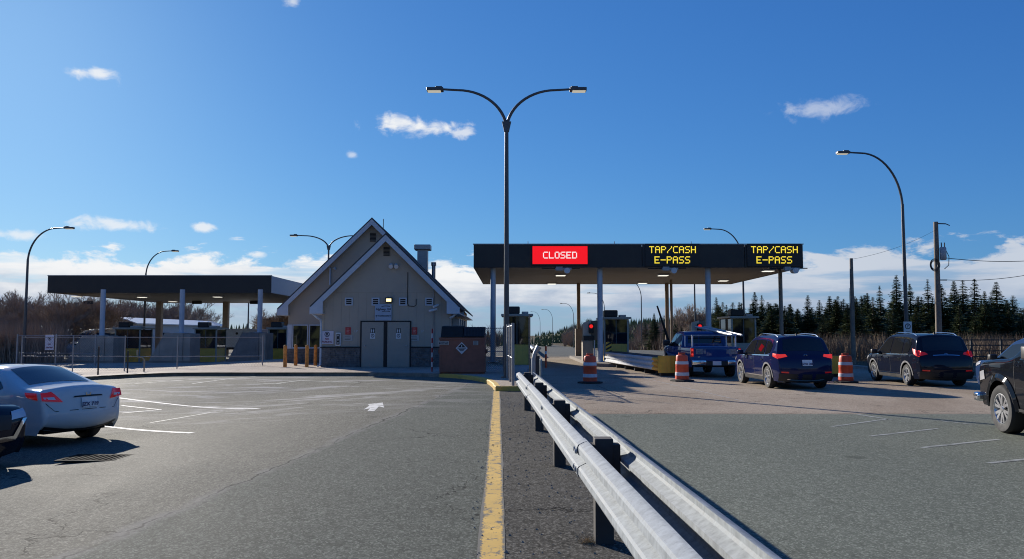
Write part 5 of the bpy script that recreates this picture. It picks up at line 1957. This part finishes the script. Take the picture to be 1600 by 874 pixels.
# ---- pickups
def pickup(name, label, loc, rz, col, scale_l=1.0, rw=.39, width=2.0, H=1.88, bed=1.22, hood=1.22, rim=None, flare=False, spokes=6, mir=1.08):
    F, B = 2.82, -2.82
    o = [(F - .10, .42), (F - .01, .55), (F, .80), (F - .03, 1.0), (F - .14, hood - .08), (F - .7, hood), (1.48, hood + .05), (1.2, hood + .2), (.78, H - .12), (.42, H - .02), (-.2, H), (-.75, H - .03), (-.93, H - .11), (-1.0, H - .25), (-1.06, bed + .12),
         (-1.08, bed + .02, 1), (-1.5, bed, 1), (B + .1, bed + .01), (B + .02, bed - .03, 1), (B + .02, .82), (B + .0, .66), (B + .04, .52)]
    c = Car(name, label, 'pickup truck', loc, rz, col, o, width, (F - .98, B + 1.12), rw, .42, .085, (hood - .03, 0), H, .20, .07, (.09, .02), crown_end=.03)
    b = hood + .02
    c.both('side_window', [(1.12, b), (.72, H - .20), (.45, H - .13), (.22, H - .13), (.22, b)], M_CARGLASS)
    c.both('side_window', [(.15, b), (.15, H - .13), (-.72, H - .15), (-.86, b + .02)], M_CARGLASS)
    for u0, u1 in ((-.70, -.26), (-.22, .70)):
        c.patch('rear_window', [(u0, bed + .14), (u1, bed + .14), (u1 * .94, H - .16), (u0 * .94, H - .16)], M_CARGLASS, 'end', 1, .012, None, (-1.2, -.8), 3)
    c.patch('windshield', [(-.72, hood + .08), (.72, hood + .08), (.62, H - .1), (-.62, H - .1)], M_CARGLASS, 'end', 1, .008, None, (.5, 1.5), 4)
    for sg in (1, -1):
        tl = MB().box(*sorted((sg * (c.W(B + .1, 1) - .10), sg * (c.W(B + .1, 1) + .004))), B - .02, B + .16, .82, bed - .03, .015).build('tail_light', M_TAIL, c.t, False, True)
        for zz in (.92, 1.09):
            MB().lathe([(.001, -.012), (.04, -.008), (.045, 0)], (sg * (c.W(B + .1, 1) - .048), B - .021, zz), 'y', 14).build('lamp', M_TAILON, tl, True, True)
        MB().box(*sorted((sg * .42, sg * .97)), B - .16, B + .02, .50, .70, .03).build('chrome_bumper', M_CHROME, c.t, True, True, 50)
    MB().box(-.42, .42, B - .13, B + .02, .48, .66, .02).build('bumper_step', M_TRIMB, c.t, False, True)
    pl = MB().box(-.17, .17, B - .145, B - .135, .50, .66, .003).build('licence_plate', M_PLATE, c.t, False, True)
    MB().box(-.5, .5, F - .02, F + .03, .62, 1.02, .02).build('grille', M_TRIMB, c.t, False, True)
    MB().box(-1.0, 1.0, F - .12, F + .10, .48, .64, .04).build('front_bumper', M_CHROME, c.t, True, True, 50)
    for sg in (1, -1):
        c.patch('headlight', [(F - .10, .86), (F - .36, .90), (F - .34, 1.06), (F - .12, 1.02)], M_CLEARL, 'side', sg, .012)
    for l in (1.3, .185, -.93):
        c.both('door_seam', [(l - .005, .5), (l + .005, .5), (l + .005, b), (l - .005, b)], M_JOINT, .004)
    for l in (.3, -.78):
        c.both('door_handle', [(l - .11, b - .17), (l + .11, b - .17), (l + .11, b - .13), (l - .11, b - .13)], col, .025)
    c.mirror(mir, b + .05, M_TRIMB, (.15, .11, .13))
    if flare:
        for a in c.axles:
            for sg in (1, -1):
                mb = MB()
                for i in range(21):
                    an = math.pi * (i / 20)
                    for rr, oo in ((c.ar - .01, .03), (c.ar + .04, .045), (c.ar + .11, .012)):
                        l, z = a + rr * math.cos(an), c.rw + rr * math.sin(an)
                        mb.v.append((sg * (c.W(l, z) + oo), l, z))
                for i in range(20):
                    for j in range(2):
                        k = 3 * i + j
                        mb.f.append((k, k + 1, k + 4, k + 3))
                mb.build('wheel_flare', col, c.t, True, True)
    c.wheels(spokes, rim, True, .27, .63)
    c.both('sill_step', [(c.axles[0] - c.ar - .1, .42), (c.axles[0] - c.ar - .1, .47), (c.axles[1] + c.ar + .1, .47), (c.axles[1] + c.ar + .1, .42)], M_TRIMB, .02)
    return c, B, bed


P_FORD = paint('paint_mid_blue', (0.014, 0.050, 0.18))
pk, B, bed = pickup('pickup_truck', 'blue pickup truck with a ladder rack stopped at the toll booth', (7.98, 34.4, 0), R(.8), P_FORD, H=1.83, bed=1.2, hood=1.18)
pn = MB()
for k in range(6):
    x = -.78 + k * .268
    f_ = MB().box(x, x + .25, B - .02, B + .0, .93, 1.13, .004).build('tailgate_panel', M_METAL, pk.t, False, True)
    MB().box(x + .018, x + .232, B - .026, B - .021, .95, 1.11).build('panel_field', pm('panel_reflect_%d' % k, ((.12, .17, .22), (.18, .20, .24), (.14, .16, .2), (.42, .18, .12), (.2, .2, .25), (.34, .26, .24))[k], .3, var=.4, scale=14), f_, False, True)  # orange reflection on some panels is put into their colour
for x_, w_ in ((-.72, .09), (-.60, .08), (-.49, .10), (-.36, .08)):
    MB().box(x_, x_ + w_, B - .012, B + .02, .79, .85).build('tailgate_badge', M_METAL, pk.t, False, True)
MB().box(-.12, .12, B - .012, B + .02, .80, .83).build('tailgate_badge', M_METAL, pk.t, False, True)
MB().box(.36, .80, B - .012, B + .02, .805, .825).build('tailgate_badge', M_CHROME, pk.t, False, True)
# ladder rack of white uprights and cross bars: parts of the truck
for yy_ in (-2.55, -1.25):
    for sx_ in (-1, 1):
        MB().tube([(sx_ * .86, yy_, bed - .02), (sx_ * .86, yy_, 1.66)], .03, 8).build('rack_post', M_WHITE, pk.t, True, True)
    MB().tube([(-.9, yy_, 1.66), (.9, yy_, 1.66)], .03, 8).build('rack_bar', M_METAL, pk.t, True, True)
# pale ladder lying slantwise over rack and cab, its own thing
l0, l1 = at(1094, 511, 35.6), at(1152, 524, 31.9)
ld = thing('ladder', 'pale aluminium ladder lying slantwise over the pickup rack', 'ladder', tuple((l0 + l1) / 2))
ax = (l1 - l0).normalized()
sdv = Vector((ax.y, -ax.x, 0)).normalized() * .2
M_LADDER = pm('ladder_aluminium', (.40, .41, .41), .5, .1, var=.08)
for k_ in (-1, 1):
    MB().tube([l0 + sdv * k_, l1 + sdv * k_], .05, 6).build('rail', M_LADDER, ld)
for k_ in range(13):
    q_ = l0.lerp(l1, (k_ + .5) / 13)
    MB().tube([q_ - sdv, q_ + sdv], .022, 6).build('rung', M_LADDER, ld)

bp = gnd(1579, 677)
TRZ = R(-7)
ff = Vector((-math.sin(TRZ), math.cos(TRZ), 0))
rr_ = Vector((math.cos(TRZ), math.sin(TRZ), 0))
ctr = Vector((bp.x, bp.y, 0)) - ff * 1.84 + rr_ * (1.0 - .14)
tk, B2, bed2 = pickup('pickup_truck', 'big black pickup truck cut off by the right edge, front wheel showing', (ctr.x, ctr.y, 0), TRZ, P_BLK, rw=.415, width=2.04, H=1.95, hood=1.26, bed=1.3, flare=True, mir=.40)
MB().box(*sorted((-1.0, -.965)), 1.0, 1.36, 1.16, 1.22).build('fender_badge', M_CHROME, tk.t, False, True)
text('F-150', .07, (-1.035, 1.17, 1.19), M_CHROME, tk.t, local=True, rot=(R(90), 0, R(-90)))

# ------------------------------------------------------------------ utility poles and wires
M_WOOD = pm('weathered_pole', (0.20, 0.165, 0.13), 0.85, var=0.3, scale=3, bump=0.4, bscale=30, grime=0.4)
uY = 52.0
ub_, ut = at(1468, 560, uY), at(1462, 347, uY)
up = thing('utility_pole', 'tall wooden utility pole with a grey transformer and coiled cable', 'utility pole', (ub_.x, uY, .1), group='wooden utility poles')
MB().tube([(ub_.x, uY, -.1), (ut.x, uY, ut.z)], [.21, .14], 12).build('pole', M_WOOD, up, True)
tc = at(1470, 397, uY)
MB().lathe([(.001, .42), (.16, .42), (.2, .36), (.2, -.36), (.16, -.42), (.001, -.42)], (tc.x + .03, uY - .22, tc.z), 'z', 16).build('transformer', pm('transformer_grey', (.36, .37, .39), .5, .2, var=.1), up, True)
for dx in (-.06, .14):
    MB().tube([(tc.x + dx, uY - .22, tc.z + .42), (tc.x + dx, uY - .22, tc.z + .72)], .035, 8).build('bushing', M_LAMP, up, True)
cl = at(1457, 413, uY)
cmb = MB()
for k in range(4):
    r = .26 + .05 * k
    cmb.tube([(cl.x + r * .8 * math.cos(a * math.pi / 10), uY - .25 - .02 * k, cl.z - .08 + r * math.sin(a * math.pi / 10)) for a in range(21)], .018, 5)
cmb.build('cable_coil', M_BLACK, up, True)
cmb = MB().tube([(tc.x + .2, uY - .2, tc.z + .3), (tc.x + .42, uY - .2, tc.z - .2), (tc.x + .38, uY - .2, tc.z - .75), (tc.x + .1, uY - .2, tc.z - 1.0)], .025, 6)
cmb.tube([(tc.x - .3, uY - .2, tc.z + .3), (tc.x - .42, uY - .2, tc.z - .2), (tc.x - .3, uY - .2, tc.z - .6)], .02, 6)
cmb.build('drop_cable', M_BLACK, up, True)
MB().tube([(ut.x, uY - .1, ut.z - .12), (ut.x + .6, uY - .1, ut.z - .14)], .04, 6).build('bracket', M_LAMP, up)
MB().tube([(ut.x + .6, uY - .1, ut.z - .14), (ut.x + .85, uY - .1, ut.z - .25)], .03, 6).build('insulator', M_LAMP, up)
MB().tube([(ub_.x - .06, uY - .12, at(0, 438, uY).z), (ub_.x + .6, uY - .12, at(0, 438, uY).z)], .04, 6).build('bracket', M_LAMP, up)
p2Y = 43.0
b2, t2 = at(1334, 577, p2Y), at(1330, 404, p2Y)
up2 = thing('utility_pole', 'shorter bare wooden utility pole left of the tall right street lamp', 'utility pole', (b2.x, p2Y, .1), group='wooden utility poles')
MB().tube([(b2.x, p2Y, .0), (t2.x, p2Y, t2.z)], [.13, .085], 12).build('pole', M_WOOD, up2, True)
MB().tube([(b2.x - .1, p2Y - .02, .8), (t2.x - .16, p2Y - .02, t2.z - 1.6)], .012, 5).build('ground_wire', M_LAMP, up2)


def wire(label, a, b, sag, r=.012):
    a, b = Vector(a), Vector(b)
    pts = []
    for i in range(17):
        t = i / 16
        p = a.lerp(b, t)
        p.z -= sag * 4 * t * (1 - t)
        pts.append(p)
    m_ = MB().tube(pts, r, 5)
    solo('power_line', m_, M_BLACK, label, 'wire', (a.x, a.y, a.z), None, True)


wr0 = at(1476, 403, uY)
wire('upper black power line running right from the utility pole', wr0, at(1660, 403, 55), .25, .022)
wire('lower black power line running right from the utility pole', at(1476, 437.5, uY), at(1660, 418, 50), .3, .018)
wire('thin wire sloping between the two utility poles', (ut.x, uY - .1, ut.z - .5), (t2.x, p2Y, t2.z - .05), .25, .008)

# rail fence on the right verge
rf_ = thing('rail_fence', 'dark metal rail fence on the verge right of the black SUV', 'fence', (24, 43, .13))
for k in range(9):
    x = 23 + k * 1.6
    MB().box(x - .05, x + .05, 43 - .05, 43.05, .1, 1.45).build('post', M_POST, rf_)
for z in (.5, .8, 1.1, 1.38):
    MB().box(22.9, 36, 42.93, 42.95, z, z + .06).build('rail', M_POST, rf_)

# ------------------------------------------------------------------ vegetation
M_BARK = pm('bark_grey_brown', (0.15, 0.12, 0.095), 0.9, var=0.3, scale=6)
M_TWIG = pm('twig_brown', (0.27, 0.20, 0.15), 0.9, var=0.3, scale=2)
M_BRUSH = pm('dry_brush', (0.19, 0.135, 0.09), 0.9, var=0.35, scale=1.5)


def leafm(name, a, b):
    m = bpy.data.materials.new(name)
    m.use_nodes = True
    g = NG(m.node_tree)
    bs = m.node_tree.nodes['Principled BSDF']
    pos = g.n('ShaderNodeNewGeometry').outputs['Position']
    n1 = g.noise(pos, 1.3, 3.0, .6)
    n2 = g.noise(pos, 9.0, 3.0, .6)
    rnd_ = g.n('ShaderNodeObjectInfo').outputs['Random']
    f = g.smooth(g.m('MULTIPLY_ADD', n2, .5, g.m('MULTIPLY_ADD', rnd_, .35, n1)), .45, 1.1)
    g.put(bs.inputs['Base Color'], g.mix(f, a, b))
    bs.inputs['Roughness'].default_value = .65
    bs.inputs['Specular IOR Level'].default_value = .25
    return m


M_NEED = leafm('spruce_needles', (0.042, 0.062, 0.024), (0.115, 0.14, 0.058))


def conifer_mesh(seed, h=7.0, rad=1.55, dens=1.0, gap=0.0):
    r = random.Random(seed)
    tr = MB().tube([(0, 0, -.3), (r.uniform(-.05, .05), r.uniform(-.05, .05), h * .5), (0, 0, h * .98)], [.13, .08, .012], 6)
    cr = MB()
    z = h * .06
    while z < h * .985:
        q = z / h
        rr = rad * (1 - q) ** .95 * (1 + .12 * math.sin(z * 7.5)) * r.uniform(.72, 1.12) + .02
        nb = int((8 if q < .7 else 6) * dens)
        for k in range(nb):
            if r.random() < gap:
                continue
            az = r.uniform(0, 6.283)
            L = rr * r.uniform(.65, 1.15)
            droop = r.uniform(.12, .42) * (1 - q) - .25 * q
            ca, sa = math.cos(az), math.sin(az)
            m = 5 if L > .5 else 3
            for j in range(m):
                t0 = .15 + .85 * j / m
                x, y = ca * L * t0, sa * L * t0
                zz = z - droop * L * t0 + .10 * L * t0 ** 3
                for s in (-1, 1):
                    sp = (L * .36 * (1.15 - t0) + .09) * (1 - .62 * q ** 1.5)
                    fx = .75 * sp
                    ex = x + ca * fx - sa * s * sp * r.uniform(.6, 1.1)
                    ey = y + sa * fx + ca * s * sp * r.uniform(.6, 1.1)
                    ez = zz - r.uniform(-.02, .16) * sp * 2
                    wv = r.uniform(.06, .12) * (1 - .55 * q)
                    cr.add([(x - ca * wv, y - sa * wv, zz - .02), (x + ca * wv, y + sa * wv, zz + .04), (ex, ey, ez)], [(0, 1, 2)])
                cr.add([(x - sa * .05, y + ca * .05, zz), (x + sa * .05, y - ca * .05, zz), (x + ca * L * .3, y + sa * L * .3, zz - .10 * L)], [(0, 1, 2)])
        z += r.uniform(.10, .19) * (1 + .25 * (1 - q)) / max(.6, dens) ** .5
    # leader
    for k in range(6):
        a = r.uniform(0, 6.28)
        cr.add([(0, 0, h * .90), (.025, 0, h * .92), (.05 * math.cos(a), .05 * math.sin(a), h * (.97 + .03 * r.random()))], [(0, 1, 2)])
    return tr.mesh('trunk', M_BARK, True), cr.mesh('crown', M_NEED)


def bare_mesh(seed, h=6.0, spread=.55, depth=5, thick=.09, twig=.012):
    r = random.Random(seed)
    tr, cr = MB(), MB()

    def grow(p, d, L, rad, lev):
        mid = p + d * L * .5 + Vector((r.gauss(0, .05), r.gauss(0, .05), r.gauss(0, .03))) * L
        e = p + d * L
        (tr if lev < 2 else cr).tube([p, mid, e], [rad, rad * .85, max(twig * .6, rad * .68)], 5 if lev < 2 else 3, False)
        if lev >= depth:
            return
        n = r.choice((2, 3, 3)) if lev else r.choice((3, 4))
        for k in range(n):
            ax = Vector((r.gauss(0, 1), r.gauss(0, 1), r.gauss(0, .35)))
            nd = (d + ax.normalized() * spread * r.uniform(.6, 1.2) + Vector((0, 0, .16))).normalized()
            st = p.lerp(e, r.uniform(.55, 1.0)) if k else e
            grow(st, nd, L * r.uniform(.62, .86), max(twig, rad * .62), lev + 1)
    for k in range(r.choice((1, 2, 2, 3))):
        a = r.uniform(0, 6.28)
        grow(Vector((r.gauss(0, .12), r.gauss(0, .12), -.15)), Vector((math.cos(a) * .22, math.sin(a) * .22, 1)).normalized(), h * .30, thick, 0)
    top = max(v[2] for v in cr.v)
    f = h / top
    tr.v = [(a * f, b * f, c * f) for a, b, c in tr.v]
    cr.v = [(a * f, b * f, c * f) for a, b, c in cr.v]
    return tr.mesh('trunk', M_BARK, True), cr.mesh('crown', M_TWIG)


def plant_tree(name, meshes, label, cat, group, X, Y, s, rz, sxy=1.0, zb=None):
    z = (gz(X, Y) - .1) if zb is None else zb
    t = thing(name, label, cat, (X, Y, z), rz, group)
    t.scale = (s * sxy, s * sxy, s)
    for nm, me in zip(('trunk', 'crown'), meshes):
        link(bpy.data.objects.new(nm, me), t)
    return t


CON = [conifer_mesh(20 + i, 7.0, (1.75, 1.5, 2.1, 1.65, 1.9)[i], (2.0, 1.7, 2.1, 1.5, 1.9)[i], (.03, .06, .0, .12, .03)[i]) for i in range(5)]
rt = random.Random(99)
def LB_C(px):
    for lim, s in ((1225, 'behind the right toll booth and the blue SUV'), (1330, 'left of the shorter utility pole'), (1412, 'between shorter pole and tall right street lamp'),
                   (1466, 'between tall right street lamp and transformer pole'), (1540, 'just right of the transformer pole'), (9999, 'at the far right behind the rail fence')):
        if px < lim:
            return 'dark spruce in the dense row ' + s
GR_C = 'spruce trees behind the right verge'
# the tall ones whose tips stand out: pixel of the tip
tips = [(1400, 426, 64), (1449, 433, 64), (1490, 436, 66), (1522, 432, 60), (1556, 437, 62), (1262, 458, 70), (1374, 443, 66), (1355, 455, 66), (1318, 464, 68), (1280, 466, 72), (1179, 453, 74), (1190, 458, 75), (1155, 470, 78), (1119, 462, 80),
        (1135, 474, 84), (1210, 478, 70), (1235, 472, 71), (1296, 460, 69), (1338, 463, 69), (1421, 440, 68), (1470, 440, 62), (1504, 434, 62), (1538, 452, 58), (1575, 470, 60), (1595, 478, 58)]
tall = {0: 'tallest pointed spruce just left of the tall right street lamp', 1: 'pointed spruce standing between the right street lamp and the utility pole', 4: 'pointed spruce with ragged tiers at the far right',
        5: 'lone pointed spruce tip right of the canopy end column', 13: 'spruce seen between the third canopy column and the right booth'}
for i, (px, py, Y) in enumerate(tips):
    p = at(px, py, Y)
    zb = gz(p.x, Y)
    plant_tree('spruce_tree', CON[i % 5], tall.get(i, LB_C(px)), 'tree', GR_C, p.x, Y, (p.z - zb) / 7.0, rt.uniform(0, 6.28), rt.uniform(1.1, 1.6))
for i in range(135):
    px = rt.uniform(1112, 1640)
    Y = rt.uniform(62, 90) if px < 1300 else rt.uniform(56, 84)
    py = rt.uniform(468, 498) if px < 1300 else rt.uniform(458, 494)
    p = at(px, py, Y)
    plant_tree('spruce_tree', CON[i % 5], LB_C(px), 'tree', GR_C, p.x, Y, (p.z - gz(p.x, Y)) / 7.0, rt.uniform(0, 6.28), rt.uniform(1.5, 2.3))
for i, (px, py, Y) in enumerate(((1022, 488, 110), (1008, 497, 120), (1058, 484, 105), (1066, 489, 108), (1040, 498, 112), (1085, 492, 100), (1098, 486, 98))):
    p = at(px, py, Y)
    plant_tree('spruce_tree', CON[(i + 2) % 5], 'spruce tree in the gap between the second and third canopy columns', 'tree', 'spruce trees beyond the toll lanes', p.x, Y, (p.z - gz(p.x, Y)) / 7.0, rt.uniform(0, 6.28), 1.15)

BARE = [bare_mesh(50 + i, 6.0, (.5, .62, .55, .7, .6)[i], 6, .075, .0125) for i in range(5)]
LB_B = 'bare brown leafless tree in the thicket at the far left'
for i in range(26):
    px = rt.uniform(-60, 150)
    Y = rt.uniform(58, 78)
    py = rt.uniform(448, 478)
    p = at(px, py, Y)
    plant_tree('bare_tree', BARE[i % 5], LB_B, 'tree', 'bare trees at the far left', p.x, Y, (p.z - gz(p.x, Y)) / 6.0, rt.uniform(0, 6.28), rt.uniform(1.0, 1.35))
for i in range(26):
    px = rt.uniform(150, 330)
    Y = rt.uniform(104, 120)
    py = rt.uniform(462, 480) + max(0, px - 290) * .6
    p = at(px, py, Y)
    plant_tree('bare_tree', BARE[i % 5], 'bare leafless tree behind the portable building beyond the left canopy', 'tree', 'bare trees behind the shed', p.x, Y, (p.z - gz(p.x, Y)) / 6.0, rt.uniform(0, 6.28), rt.uniform(1.0, 1.3))
for i in range(9):
    px = rt.uniform(408, 455)
    Y = rt.uniform(72, 86)
    p = at(px, rt.uniform(478, 492), Y)
    plant_tree('bare_tree', BARE[i % 5], 'bare leafless tree seen between the left canopy and the office', 'tree', 'bare trees beside the office', p.x, Y, (p.z - gz(p.x, Y)) / 6.0, rt.uniform(0, 6.28), 1.2)
for i in range(4):
    p = at(rt.uniform(1070, 1100), rt.uniform(470, 485), 92)
    plant_tree('bare_tree', BARE[i % 5], 'bare leafless tree beside the third canopy column', 'tree', 'bare trees beyond the toll lanes', p.x, 92, (p.z - gz(p.x, 92)) / 6.0, rt.uniform(0, 6.28), 1.1)


def thicket(name, label, n, fx, hmin, hmax, mat, seed, wid=.02, lean=.35):
    """a mass of upright twigs nobody could count"""
    r = random.Random(seed)
    mb = MB()
    for i in range(n):
        X, Y = fx(r)
        z = gz(X, Y) - .1
        h = r.uniform(hmin, hmax)
        dx, dy = r.gauss(0, lean) * h * .5, r.gauss(0, lean) * h * .5
        w = wid * r.uniform(.6, 1.4)
        a = r.uniform(0, 3.14)
        cx_, sx_ = math.cos(a) * w, math.sin(a) * w
        m_ = (X + dx * .4, Y + dy * .4, z + h * .5)
        mb.add([(X - cx_, Y - sx_, z), (X + cx_, Y + sx_, z), (m_[0] + cx_ * .7, m_[1] + sx_ * .7, m_[2]), (m_[0] - cx_ * .7, m_[1] - sx_ * .7, m_[2]), (X + dx, Y + dy, z + h)], [(0, 1, 2, 3), (3, 2, 4)])
        for k in range(2):
            b_ = r.uniform(0, 6.28)
            l_ = h * r.uniform(.2, .4)
            s_ = (X + dx * .3, Y + dy * .3, z + h * r.uniform(.3, .6))
            mb.add([(s_[0] - cx_ * .5, s_[1] - sx_ * .5, s_[2]), (s_[0] + cx_ * .5, s_[1] + sx_ * .5, s_[2]), (s_[0] + math.cos(b_) * l_ * .6, s_[1] + math.sin(b_) * l_ * .6, s_[2] + l_)], [(0, 1, 2)])
    o = mb.build(name, mat)
    return tag(o, label, 'brush', kind='stuff')


def fx_right(r):
    Y = r.uniform(47, 60)
    X = r.uniform(17.5 + (Y - 47) * .25, 46)
    return X, Y


def fx_left(r):
    Y = r.uniform(52, 62)
    return -r.uniform(.56, .70) * Y, Y


thicket('dry_thicket', 'brown dry brush in front of the spruce row on the right', 15000, fx_right, .7, 2.1, M_BRUSH, 1, .016)
thicket('dry_thicket', 'dark brown dry brush under the bare trees at the far left', 9000, fx_left, 1.0, 3.4, M_TWIG, 2, .022)
thicket('dry_grass', 'low dry grass on the right verge', 9000, lambda r: (r.uniform(17.6, 34), r.uniform(38, 48)), .08, .35, pm('verge_grass', (.20, .15, .085), .9, var=.3), 4, .012)


thicket('dry_thicket', 'brown dry brush along the right side of the far highway', 9000, lambda r: (r.uniform(18.5, 34), r.uniform(66, 150)), .8, 2.6, M_BRUSH, 14, .03)


def woods(name, label, rows, mat, seed, conif=True):
    """far woodland seen as one mass: low-detail trees joined"""
    r = random.Random(seed)
    mb = MB()
    for X, Y, h in rows(r):
        z = gz(X, Y) - .3
        if conif:
            R0 = h * r.uniform(.16, .24)
            nl = 6
            for k in range(nl):
                zz = z + h * (.08 + .86 * k / nl)
                rr = R0 * (1 - k / nl) * r.uniform(.8, 1.15) + .1
                n = 9
                vs_ = [(X + rr * (1 if j % 2 else .5) * math.cos(6.283 * j / n + k), Y + rr * (1 if j % 2 else .5) * math.sin(6.283 * j / n + k), zz - rr * .35) for j in range(n)]
                mb.add(vs_ + [(X, Y, zz + h * .26)], [(j, (j + 1) % n, n) for j in range(n)])
        else:
            for k in range(26):
                a, e = r.uniform(0, 6.28), r.uniform(.25, 1.0)
                l = h * .38 * r.random() ** .5
                s = (X, Y, z + h * .2 * r.random())
                t_ = (X + math.cos(a) * l, Y + math.sin(a) * l, z + h * e)
                w = h * .011
                mb.add([(s[0] - w, s[1], s[2]), (s[0] + w, s[1], s[2]), t_], [(0, 1, 2)])
                for q in range(3):
                    f = r.uniform(.4, .9)
                    m_ = tuple(s[c] + (t_[c] - s[c]) * f for c in range(3))
                    b_ = r.uniform(0, 6.28)
                    l2 = h * .16
                    mb.add([(m_[0] - w * .7, m_[1], m_[2]), (m_[0] + w * .7, m_[1], m_[2]), (m_[0] + math.cos(b_) * l2, m_[1] + math.sin(b_) * l2, m_[2] + l2 * 1.1)], [(0, 1, 2)])
    o = mb.build(name, mat)
    return tag(o, label, 'woodland', kind='stuff')


def rise(px):
    # height of the skyline of the far woods in the photo, by pixel column
    tb = [(-200, 505), (300, 505), (400, 507), (470, 512), (760, 514), (815, 523), (840, 519), (870, 514), (900, 503), (925, 497), (960, 500), (1000, 497), (1050, 496), (1110, 490), (1200, 486), (1700, 480)]
    for (a, y0), (b, y1) in zip(tb, tb[1:]):
        if a <= px <= b:
            return y0 + (y1 - y0) * (px - a) / (b - a)
    return 505


def rows_far(r):
    for i in range(620):
        px = r.uniform(838, 1120)
        Y = r.uniform(215, 330) if px > 900 else r.uniform(330, 420)
        p = at(px, rise(px) + r.uniform(-1, 9), Y)
        yield p.x, Y, max(2.0, p.z - gz(p.x, Y))


def rows_far2(r):
    for i in range(560):
        px = r.uniform(880, 1330)
        Y = r.uniform(150, 215) if px > 1000 else r.uniform(225, 320)
        p = at(px, rise(px) + r.uniform(0, 14), Y)
        yield p.x, Y, max(2.0, p.z - gz(p.x, Y))


def rows_left(r):
    for i in range(580):
        px = r.uniform(-150, 860)
        Y = r.uniform(230, 330)
        p = at(px, rise(px) + r.uniform(-2, 7), Y)
        yield p.x, Y, max(2.0, p.z - gz(p.x, Y))


woods('far_woodland', 'far dark conifer wood beyond the highway', rows_far, M_NEED, 5)
woods('far_woodland', 'far brown leafless wood on the rise beyond the highway', rows_far2, M_TWIG, 6, False)
woods('far_woodland', 'far wood on the horizon behind the left canopy', rows_left, M_NEED, 8)
woods('far_woodland', 'far brown wood in front of the horizon on the left', lambda r: [(at(px, 0, 225).x, 225, r.uniform(4, 7)) for px in [r.uniform(-150, 780) for _ in range(420)]], M_TWIG, 9, False)

woods('far_woodland', 'unseen conifer wood added behind the camera to darken reflections', lambda r: [(r.uniform(-130, 130), r.uniform(-75, -50), r.uniform(7, 12)) for _ in range(420)], M_NEED, 12)  # unseen trees behind the camera, added to darken reflections

# wooded hill under the far wood
hb = MB()
hx = frange(20, 420, 20)
for Y, k in ((150, 0.0), (230, .55), (330, 1.0), (520, 1.0)):
    for X in hx:
        hb.v.append((X, Y, gz(X, Y) - .3 + k * 7.0 * ss((X - 25) / 90)))
for j in range(3):
    for i in range(len(hx) - 1):
        a = j * len(hx) + i
        hb.f.append((a, a + 1, a + len(hx) + 1, a + len(hx)))
structure('hill', hb, A_SOIL)

# far guardrail on the left side of the highway
fg = thing('far_guardrail', 'pale guardrail along the far highway seen past the first booth', 'guardrail', (1.5, 64, gz(1, 64)))
MB().tube([(1.6, 60, .6), (2.0, 90, gz(2, 90) + .6), (2.2, 130, gz(2, 130) + .6), (1.0, 200, gz(2, 200) + .6)], .12, 6).build('rail', M_TRIM, fg)
for k in range(24):
    Y = 60 + k * 5
    MB().box(1.75, 1.9, Y, Y + .1, gz(2, Y) - .1, gz(2, Y) + .6).build('post', M_POST, fg)

# ------------------------------------------------------------------ things beyond the left canopy
sh = thing('portable_building', 'long pale portable building with a white roof beyond the left canopy', 'building', (-38.9, 80, -.5))
M_SHED = pm('shed_wall', (0.46, 0.48, 0.50), .6, var=.08)
xa, xb, ze_ = -40.4, -37.6, 2.72
MB().box(xa, xb, 80, 104, -.9, ze_).build('wall', M_SHED, sh)
rfm = MB()
for s_ in (-1, 1):
    xm_ = (xa + xb) / 2
    rfm.prism([(xm_, ze_ + .62), (xm_ + s_ * 1.75, ze_ + .02), (xm_ + s_ * 1.75, ze_ + .12), (xm_, ze_ + .72)], 79.6, 104.4)
rfm.build('roof', pm('shed_roof', (.58, .60, .63), .4, .2, var=.06), sh)
MB().prism([(xa, ze_), (xb, ze_), ((xa + xb) / 2, ze_ + .6)], 80.0, 80.1).build('gable', M_SHED, sh)
for k in range(5):
    y_ = 82 + k * 4.4
    MB().box(xb + .005, xb + .05, y_, y_ + 1.5, .9, 1.9).build('window', M_GLASS, sh)
trl = thing('box_trailer', 'white box trailer seen through the left toll lanes', 'trailer', (at(372, 0, 72).x, 72, -.35))
xa, xb = at(356, 0, 72).x, at(402, 0, 72).x
MB().box(xa, xb, 72, 79, .55, at(0, 514, 72).z, .05).build('box', pm('trailer_white', (.50, .56, .64), .45, var=.1), trl)
MB().box(xa + .2, xb - .2, 71.98, 78.8, .35, .545).build('chassis', M_DARK, trl)
for x in (xa + .2, xb - .2):
    for y in (76, 77.2):
        MB().lathe([(.001, -.12), (.3, -.12), (.45, -.1), (.45, .1), (.3, .12), (.001, .12)], (x, y, .1), 'x', 18).build('wheel', M_TYRE, trl, True)
MB().lathe([(.001, 0), (.12, 0)], ((xa + xb) / 2 + .2, 71.985, 1.8), 'y', 12).build('marker_light', M_BLACK, trl)
VO = [(2.5, .35), (2.6, .6), (2.55, 1.0), (2.3, 1.25), (1.7, 1.45), (1.0, 2.2), (.4, 2.42), (-2.2, 2.45), (-2.5, 2.3), (-2.6, 1.2), (-2.6, .6), (-2.5, .4)]
vx = at(152, 0, 60)
van = Car('parked_van', 'white roofed van with blue windows behind the left crash block', 'van', (vx.x + .1, 62, -.32), R(150), P_WHITE, VO, 2.0, (1.6, -1.5), .36, .35, .06, (1.45, 0), 2.45, .2, .12)
van.both('side_window', [(1.35, 1.5), (.9, 2.15), (-2.2, 2.15), (-2.2, 1.5)], glass_mat('van_glass', (.02, .05, .11)))
van.patch('windshield', [(-.8, 1.5), (.8, 1.5), (.7, 2.25), (-.7, 2.25)], MATS['van_glass'], 'end', 1, .01, None, (.6, 2.0), 3)
van.wheels(5)
